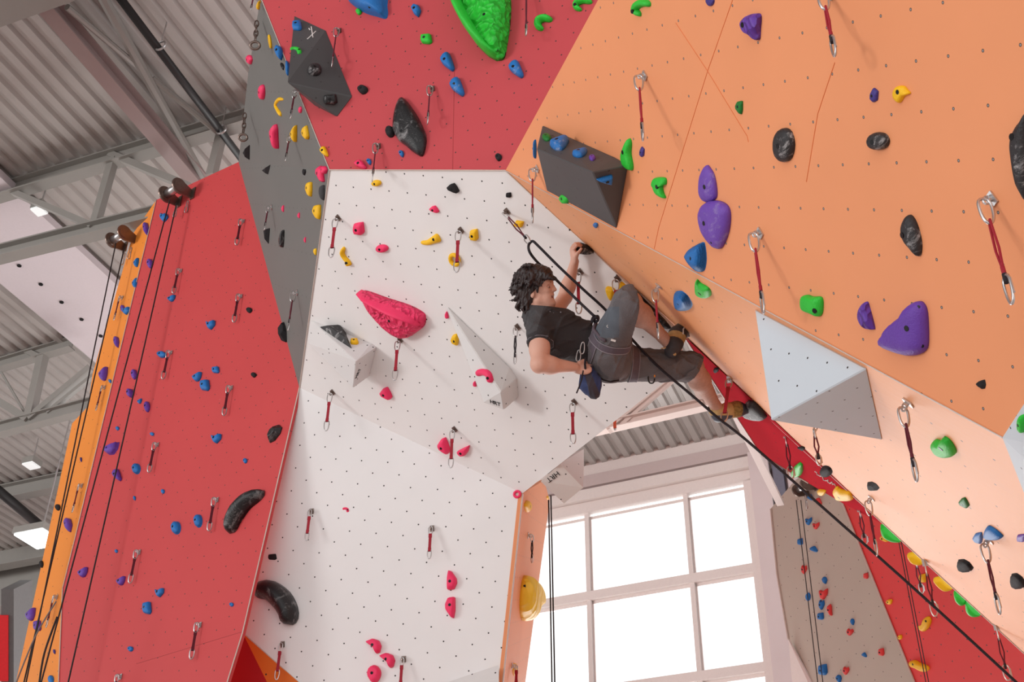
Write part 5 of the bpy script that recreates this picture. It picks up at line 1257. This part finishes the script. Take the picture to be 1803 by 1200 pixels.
# left hand closed over the black hold
lp = Q(1009, 440, 7.69)-LW
hand(LW, lp, np.array([-.25, .0, -1.])*-1, np.array([1., .15, -.35]), (.55, .95, .75), thumb=-1, sc=1.0, splay=.05)
# legs
b_.cap(RH, RK, .088, .062, .04); b_.cap(LH, LK, .088, .062, .04)
for K_, A_2, cs in ((RK, RA, np.array([-.3, -.95, 0.])), (LK, LA, np.array([-.95, -.1, -.2]))):
    m = K_+(A_2-K_)*.34; b_.cap(K_, m, .066, .062, .03); b_.cap(m, A_2, .061, .036, .03)
    b_.ell(m+norm(cs)*.014, (.05, .05, .05), k=.05)
b_.ell(RK, (.068, .068, .068), k=.02); b_.ell(LK, (.066, .066, .066), k=.02)
b_.cap(RA, Q(1180, 610, 7.43), .034, .034, .02); b_.cap(LA, Q(1268, 722, 7.81), .034, .034, .02)
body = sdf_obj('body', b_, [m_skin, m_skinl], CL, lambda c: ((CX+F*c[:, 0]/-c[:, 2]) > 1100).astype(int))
def small(name, c, r, mat, par=None):
    V = []; Fs = []; nu, nv = 12, 8
    for i in range(nv+1):
        for j in range(nu):
            a, b = math.pi*i/nv, 2*math.pi*j/nu; V.append(c+np.array([math.sin(a)*math.cos(b)*r[0], math.cos(a)*r[1], math.sin(a)*math.sin(b)*r[2]])@MH)
    for i in range(nv):
        for j in range(nu): Fs.append((i*nu+j, i*nu+(j+1) % nu, (i+1)*nu+(j+1) % nu, (i+1)*nu+j))
    return attach(mesh(name, toworld(V), Fs, mat, smooth=True), CL)
for s_ in (1, -1):
    small('eye', hq(967.6, 505.2, .033*s_), (.0105, .0095, .0105), m_white); small('pupil', hq(970.1, 505.2, .034*s_), (.003, .0055, .0055), m_dk)
    small('eyelid', hq(967.9, 504.3, .033*s_), (.0118, .0082, .0128), m_skin)
    p = [hq(974.0, 499.4, .014*s_), hq(972.5, 497.4, .032*s_), hq(966, 498.6, .052*s_)]
    attach(mesh('eyebrow', *tube_geo([toworld(q) for q in p], [.0018, .0028, .0015], 6), m_dk), CL)
small('mouth', hq(970.5, 523), (.014, .005, .020), m_lip); small('teeth', hq(973.5, 521.3), (.0095, .0026, .017), m_white)
attach(mesh('sideburn', *tube_geo([toworld(hq(951, 504, .060)), toworld(hq(952, 515, .058))], [.008, .003], 7), m_hair), CL)
# hair: shaggy clumps over the skull
FH = Field(Q(890, 560, 7.43)+[0, 0, -.17], Q(992, 455, 7.43)+[0, 0, .17], .0036)
FH.ell(hq(940, 492), (.108, .094, .088), MH, k=0); FH.ell(hq(927, 510), (.072, .105, .086), MH, k=.03); FH.ell(hq(931, 530), (.052, .062, .070), MH, k=.03); FH.ell(hq(955, 482), (.062, .046, .078), MH, k=.03)
rg = np.random.RandomState(5)
for i in range(190):
    a = rg.uniform(-.3, 3.6); ph = rg.uniform(-1.35, 1.35)
    d0 = np.array([-math.sin(a)*math.cos(ph)*.0+math.cos(a)*math.cos(ph), math.sin(a)*math.cos(ph)*1., math.sin(ph)])
    c0 = hq(937, 497); p0 = c0+(d0*[.104, .104, .092])@MH
    fl = np.array([-.25-.3*max(0, -d0[0]), -1., .0])+d0*.22+rg.normal(0, .17, 3)
    if d0[0] > .35: fl = np.array([.8, -.55, 0])+rg.normal(0, .15, 3)
    L = rg.uniform(.03, .062); p1 = p0+norm(fl)*L*.6; p2 = p1+norm(fl+rg.normal(0, .35, 3)+[(-.35 if d0[0] < 0 else .1), .12, 0])*L*.55
    if p2[0] > Q(957, 0, 7.43)[0] and p2[1] < Q(0, 494, 7.43)[1]: continue
    r = rg.uniform(.011, .017); FH.cap(p0, p1, r, r*.75, .005); FH.cap(p1, p2, r*.7, .003, .003)
for a, b, c in (((958, 486), (972, 488), (979, 489)), ((955, 489), (970, 491), (977, 493)), ((950, 480), (966, 483), (976, 487)), ((915, 510), (908, 516), (903, 513)), ((918, 520), (911, 528), (902, 529)),
                ((920, 530), (914, 541), (918, 548)), ((926, 530), (925, 545), (930, 552)), ((914, 500), (909, 508), (905, 507)), ((932, 530), (934, 544), (931, 550)), ((948, 500), (951, 508), (952, 515)), ((941, 502), (944, 511), (944, 517)), ((936, 505), (940, 514), (939, 522)), ((962, 484), (975, 490), (982, 493)), ((940, 468), (930, 467), (922, 472))):
    for s_ in (.068, .035, -.03):
        FH.cap(hq(*a, s_), hq(*b, s_*1.05), .013, .009, .006); FH.cap(hq(*b, s_*1.05), hq(*c, s_), .009, .003, .003)
FH.wrinkle(.0035, 190, 4, [1, .1, .5]); sdf_obj('hair', FH, m_hair, CL, relax=0)
# shirt
FS = Field(Q(905, 665, 7.85), [Q(1062, 0, 7.6)[0], Q(0, 520, 7.6)[1], -7.05], .0052)
FS.ell(Q(962, 566, 7.43), (.118, .118, .19), MT, k=0); FS.ell(Q(978, 584, 7.43), (.17, .142, .165), MT, k=.05); FS.cap(CH, Q(1045, 606, 7.42), .142, .130, .05)
FS.cap(RS, RS+(RE-RS)*.55, .080, .075, .03); FS.cap(LS, LS+(LE-LS)*.45, .070, .062, .03); FS.cap(hq(947, 545), Q(943, 556, 7.43), .066, .08, .03)
FS.wrinkle(.008, 55, 3, UPc*.8)
for s_ in (.07, -.07): FS.cap(Q(938, 549, 7.43-s_), Q(959, 538, 7.43-s_), .020, .014, .01)
FS.cap(Q(957, 544, 7.43), Q(975, 546, 7.43), .045, .04, .02); FS.cut(hq(950, 538), norm(np.array([.10, 1., 0]))); e_ = norm(RE-RS)
X_ = None
def cutsleeve(Fd, S, E, t, rad=.13):
    n = norm(E-S); p = S+(E-S)*t; X = [Fd.lo[i]+np.arange(Fd.n[i])*Fd.h for i in range(3)]
    x, y, z = X[0][:, None, None]-p[0], X[1][None, :, None]-p[1], X[2][None, None, :]-p[2]
    e = x*n[0]+y*n[1]+z*n[2]; r2 = x*x+y*y+z*z
    m = (e > 0) & (r2 < rad*rad); Fd.d = np.where(m, np.maximum(Fd.d, e), Fd.d).astype(np.float32)
cutsleeve(FS, RS, RE, .47); cutsleeve(FS, LS, LE, .40, .10)
FS.cut(Q(1047, 606, 7.42), norm(np.array([1., -.28, 0])))
def shirtmat(c):
    px = CX+F*c[:, 0]/-c[:, 2]; py = CY-F*c[:, 1]/-c[:, 2]
    yoke = (px < 947+.30*(575-py)) & (py < 592-.45*(px-922)) & (c[:, 2] > -7.55)
    return yoke.astype(int)
sh = sdf_obj('shirt', FS, [m_shirt, m_yoke], CL, shirtmat)
n_ = norm(RE-RS); pc = RS+(RE-RS)*.42; u_ = norm(np.cross(n_, [0, 0, 1.])); v_ = np.cross(n_, u_)
def proj_on(fld, o, d, r0=.2):
    for t in np.linspace(r0, 0, 160):
        p = o+d*t; i = np.round((p-fld.lo)/fld.h).astype(int)
        if (i < 0).any() or (i >= fld.n).any(): continue
        if fld.d[tuple(i)] < 0: return p
    return o
def ringon(fld, o, n, r0, cnt=36, off=.001, arc=(0, 2*math.pi)):
    n = norm(n); u = norm(np.cross(n, [.1, .2, 1.])); v = np.cross(n, u)
    return [proj_on(fld, o, u*math.cos(a)+v*math.sin(a), r0)+(u*math.cos(a)+v*math.sin(a))*off for a in np.linspace(arc[0], arc[1], cnt, endpoint=False)]
attach(mesh('cuff_piping', *loop_geo([toworld(p) for p in ringon(FS, pc, n_, .11)], .0016, 5), m_pipe), sh)
for (x0, y0) in ((967, 549), (973, 552), (986, 550), (986, 560)):
    attach(mesh('button', *tube_geo([toworld(proj_on(FS, Q(x0, y0, 7.42), np.array([0, 0, 1.]), .3)+[0, 0, -.001]), toworld(proj_on(FS, Q(x0, y0, 7.42), np.array([0, 0, 1.]), .3)+[0, 0, .002])], .0045, 8), m_pipe), sh)
# shorts
def legend(K, A, t): return K+(A-K)*t
FP = Field(Q(1025, 695, 7.85), [Q(1250, 0, 7.7)[0], Q(0, 490, 7.7)[1], -6.93], .0052)
FP.ell(PV, (.14, .145, .17), MT, k=0); FP.cap(Q(1046, 606, 7.42), PV, .125, .14, .05)
FP.ell(Q(1075, 645, 7.42), (.11, .085, .13), k=.05)
RKs = RK+(RK-RH)*.04
FP.cap(RH, RKs, .118, .092, .05); FP.cap(RK, legend(RK, RA, .22), .092, .092, .03); FP.cap(LH, LK, .108, .088, .05); FP.cap(LK, legend(LK, LA, .2), .086, .086, .03)
FP.wrinkle(.010, 50, 8); 
def cutball(Fd, p, n, rad):
    n = norm(n); X = [Fd.lo[i]+np.arange(Fd.n[i])*Fd.h for i in range(3)]; x, y, z = X[0][:, None, None]-p[0], X[1][None, :, None]-p[1], X[2][None, None, :]-p[2]
    e = x*n[0]+y*n[1]+z*n[2]; m = (x*x+y*y+z*z < rad*rad) & (e > -.03); Fd.d = np.where(m, np.maximum(Fd.d, e), Fd.d).astype(np.float32)
cutball(FP, Q(1114, 538, 7.12), np.array([1., .10, -.25]), .24); cutball(FP, Q(1224, 647, 7.55), np.array([.87, -.49, -.15]), .22)
FP.cut(Q(1034, 600, 7.42), norm(np.array([-1., .28, 0])))
def shortmat(c):
    px = CX+F*c[:, 0]/-c[:, 2]; py = CY-F*c[:, 1]/-c[:, 2]
    return ((py < 594) & (py > 540) & (px < 1090)).astype(int)
so = sdf_obj('shorts', FP, [m_short, m_short2], CL, shortmat)
# harness
def band(name, o, n, wd, r0, fld, mat, th=.006, cnt=48, parent=None):
    n = norm(n); cs = []
    A = ringon(fld, o-n*wd/2, n, r0, cnt, .002); B_ = ringon(fld, o+n*wd/2, n, r0, cnt, .002); C = ringon(fld, o, n, r0, cnt, .002)
    def sm(R): 
        R = np.array(R)
        for _ in range(3): R = (np.roll(R, 1, 0)+R*2+np.roll(R, -1, 0))/4
        return R
    A, B_, C = sm(A), sm(B_), sm(C); oo = C.mean(0); V = []; Fs = []
    for R, t in ((A, 0), (A, 1), (B_, 1), (B_, 0)):
        for p in R: d = p-o; d = d-n*(d@n); V.append(p+norm(d)*th*t)
    for q in range(4):
        for i in range(cnt): Fs.append((q*cnt+i, q*cnt+(i+1) % cnt, ((q+1) % 4)*cnt+(i+1) % cnt, ((q+1) % 4)*cnt+i))
    ob = fixnormals(mesh(name, toworld(V), Fs, mat, smooth=False)); attach(ob, parent if parent is not None else CL)
    for R in (A, B_):
        pts = [p+norm((p-o)-n*((p-o)@n))*th for p in R]
        attach(mesh('band_piping', *loop_geo([toworld(p) for p in pts], .0028, 5), m_pipe), ob)
    return ob
hb = band('harness_belt', Q(1041, 603, 7.42), np.array([1., -.3, 0]), .045, .24, FP, m_harn)
band('leg_loop', RH+(RK-RH)*.22+[.004, 0, 0], (RK-RH)*np.array([.6, 1, .8]), .045, .2, FP, m_harn, parent=hb)
band('leg_loop', LH+(LK-LH)*.20, LK-LH, .050, .2, FP, m_harn, parent=hb)
def on_p(x, y, f=FP): return proj_on(f, Q(x, y, 7.42), np.array([0, 0, 1.]), .35)
kn = []
for t in np.linspace(0, 9.4, 40): kn.append(Q(1048, 561, 7.30)+np.array([math.cos(t)*.016+t*.002-.01, math.sin(t*1.4)*.016, math.cos(t*1.7)*.018]))
attach(mesh('tie_in_knot', *tube_geo([toworld(p) for p in kn], .009, 8), m_rope, smooth=True), hb)
attach(mesh('belay_loop', *tube_geo([toworld(p) for p in (Q(1049, 566, 7.31), Q(1045, 580, 7.25), on_p(1050, 592)+[0, 0, .01], on_p(1060, 600)+[0, 0, .012])], .011, 8), m_harn, smooth=True), hb)
for (x, y) in ((1023, 612), (1017, 625), (1046, 574)):
    c = (on_p(x, y, FS) if x < 1040 else on_p(x, y))+[0, 0, .02]; attach(mesh('gear_clip', *loop_geo([toworld(c+np.array([a_*.03+.2*b_y*.02, b_y*.035, 0])) for a_, b_y in biner_pts(14)], .004, 6), m_steel, smooth=True), hb)
attach(mesh('loop_tag', *box_geo(toworld(on_p(1073, 599)+[0, 0, .012]), RI*.014-UP*.004, (RI*.25+UP)*.006, FW*.001), m_white), hb)
c = on_p(1064, 575); attach(mesh('snap_button', *loop_geo([toworld(c+np.array([math.cos(t)*.007, math.sin(t)*.007, .002])) for t in np.linspace(0, 6.283, 13)[:-1]], .0018, 5), m_white), so)
attach(mesh('gear_loop', *tube_geo([toworld(p) for p in (Q(1043, 652, 7.36), Q(1052, 662, 7.33), Q(1063, 669, 7.32), Q(1075, 672, 7.33), Q(1090, 669, 7.34))], .0055, 7), m_slingb, smooth=True), hb)
# shoes
def shoe(name, pts, rad, bands, mats, label=None):
    lo = np.min(pts, 0)-.09; hi = np.max(pts, 0)+.09; f = Field(lo, hi, .004)
    for i in range(len(pts)-1): f.cap(pts[i], pts[i+1], rad[i], rad[i+1], .02)
    def fm(c):
        ax = np.zeros(len(c)); best = np.full(len(c), 9.); acc = 0
        for i in range(len(pts)-1):
            a, b = pts[i], pts[i+1]; t = np.clip(((c-a)@(b-a))/((b-a)@(b-a)), 0, 1); d = np.linalg.norm(c-a-t[:, None]*(b-a), axis=1)
            L = np.linalg.norm(b-a); m = d < best; ax[m] = acc+t[m]*L; best[m] = d[m]; acc += L
        ax /= acc; r = np.zeros(len(c), int)
        for (t0, t1, k, cond) in bands:
            m = (ax >= t0) & (ax < t1)
            if cond is not None: m &= cond(c)
            r[m] = k
        return r
    return sdf_obj(name, f, mats, CL, fm), f
hl, md, bl_, tm, to = Q(1183, 617, 7.41), Q(1188, 604, 7.42), Q(1193, 589, 7.46), Q(1200, 582, 7.51), Q(1213, 587, 7.60)
rs, fr_ = shoe('shoe', [hl, md, bl_, tm, to], [.046, .050, .054, .046, .022], [(0, .2, 0, None), (.2, .36, 1, None), (.36, 2, 0, None)], [m_shoe, m_tan])
def onsh(f, x, y, z0=7.45): return proj_on(f, Q(x, y, z0), np.array([0, 0, 1.]), .2)
c = onsh(fr_, 1186, 623, 7.42); attach(mesh('heel_logo', *tube_geo([toworld(c-[0, 0, .002]), toworld(c+[0, 0, .003])], .010, 14), m_tan), rs)
attach(mesh('strap', *tube_geo([toworld(onsh(fr_, x, y, 7.5)+[0, 0, .001]) for x, y in ((1199, 588), (1199.5, 580), (1204, 575), (1209, 573))], .0045, 6), m_white), rs)
attach(mesh('pull_tab', *tube_geo([toworld(Q(1172, 612, 7.36)), toworld(Q(1164, 613, 7.35))], .004, 6), m_tan), rs)
hl, md, bl_, to = Q(1262, 722, 7.81), Q(1280, 723, 7.82), Q(1298, 720, 7.84), Q(1312, 720, 7.86)
low = lambda y0: (lambda c: (CY-F*c[:, 1]/-c[:, 2]) > y0)
ls, fl_ = shoe('shoe', [Q(1256, 722, 7.81), Q(1266, 729, 7.81), md, bl_, to], [.032, .048, .050, .050, .034], [(0, .55, 1, None), (.55, .80, 2, None), (.8, 2, 0, None), (0, .5, 0, low(731))], [m_shoe2, m_tan, m_mul])
attach(mesh('pull_tab', *tube_geo([toworld(Q(1247, 716, 7.8)), toworld(Q(1252, 722, 7.8))], .008, 6), m_black), ls)
# chalk bag hanging from the belt, gear carabiner
FC = Field(Q(1008, 712, 7.45), [Q(1068, 0, 7.35)[0], Q(0, 636, 7.35)[1], -7.12], .004)
FC.cap(Q(1033, 652, 7.29), Q(1040, 676, 7.29), .044, .066, .02); FC.cap(Q(1040, 676, 7.29), Q(1046, 692, 7.29), .062, .034, .03); FC.cut(Q(1031, 645, 7.29), np.array([-.25, 1, 0])); FC.wrinkle(.006, 70, 11, [1, 0, 0])
m_bag = basic('navy_cloth', (48, 62, 104), rough=.8, var=.2, scale=12, bump=.4, bscale=150); m_bag2 = basic('charcoal_cloth', (66, 62, 72), rough=.85, var=.2, scale=12, bump=.4, bscale=150)
def bagm(c):
    px = CX+F*c[:, 0]/-c[:, 2]; py = CY-F*c[:, 1]/-c[:, 2]; return ((px > 1028+.22*(py-650)) & (px < 1040+.42*(py-655))).astype(int)
cbr = empty('chalk_bag', toworld(Q(1033, 648, 7.29))); tag(cbr, 'navy and charcoal chalk bag hanging behind the climber hip', 'chalk bag')
sdf_obj('bag_body', FC, [m_bag, m_bag2], cbr, bagm)
attach(mesh('drawcord', *tube_geo([toworld(p) for p in (Q(1027, 652, 7.21), Q(1024, 668, 7.20), Q(1020, 680, 7.19), Q(1015, 692, 7.19))], .0045, 6), m_slingb), cbr)
attach(mesh('strap', *tube_geo([toworld(p) for p in (Q(1031, 650, 7.24), Q(1030, 640, 7.22), Q(1031, 630, 7.24))], .008, 6), m_slingb), cbr)
attach(mesh('rim_band', *loop_geo([toworld(Q(1031, 648, 7.29)+np.array([math.cos(t)*.042, math.cos(t)*.012, math.sin(t)*.042])) for t in np.linspace(0, 6.283, 25)[:-1]], .006, 6), m_bag2, smooth=True), cbr)
gc = Q(1147, 660, 7.44); gr = empty('gear_carabiner', toworld(gc)); tag(gr, 'black carabiner with an orange gate hanging below the climber left thigh', 'carabiner')
bp = biner_pts(20)
attach(mesh('hook', *tube_geo([toworld(gc+np.array([px_*.045, py_*.05, 0])) for px_, py_ in bp[1:]+bp[:0] if not (px_ > .1 and py_ > -.2)][::1], .0048, 7), m_black, smooth=True), gr)
attach(mesh('gate', *tube_geo([toworld(gc+np.array([.020, -.012, 0])), toworld(gc+np.array([.017, .045, 0]))], .005, 7), basic('orange_anodised', (240, 150, 40), rough=.4)), gr)
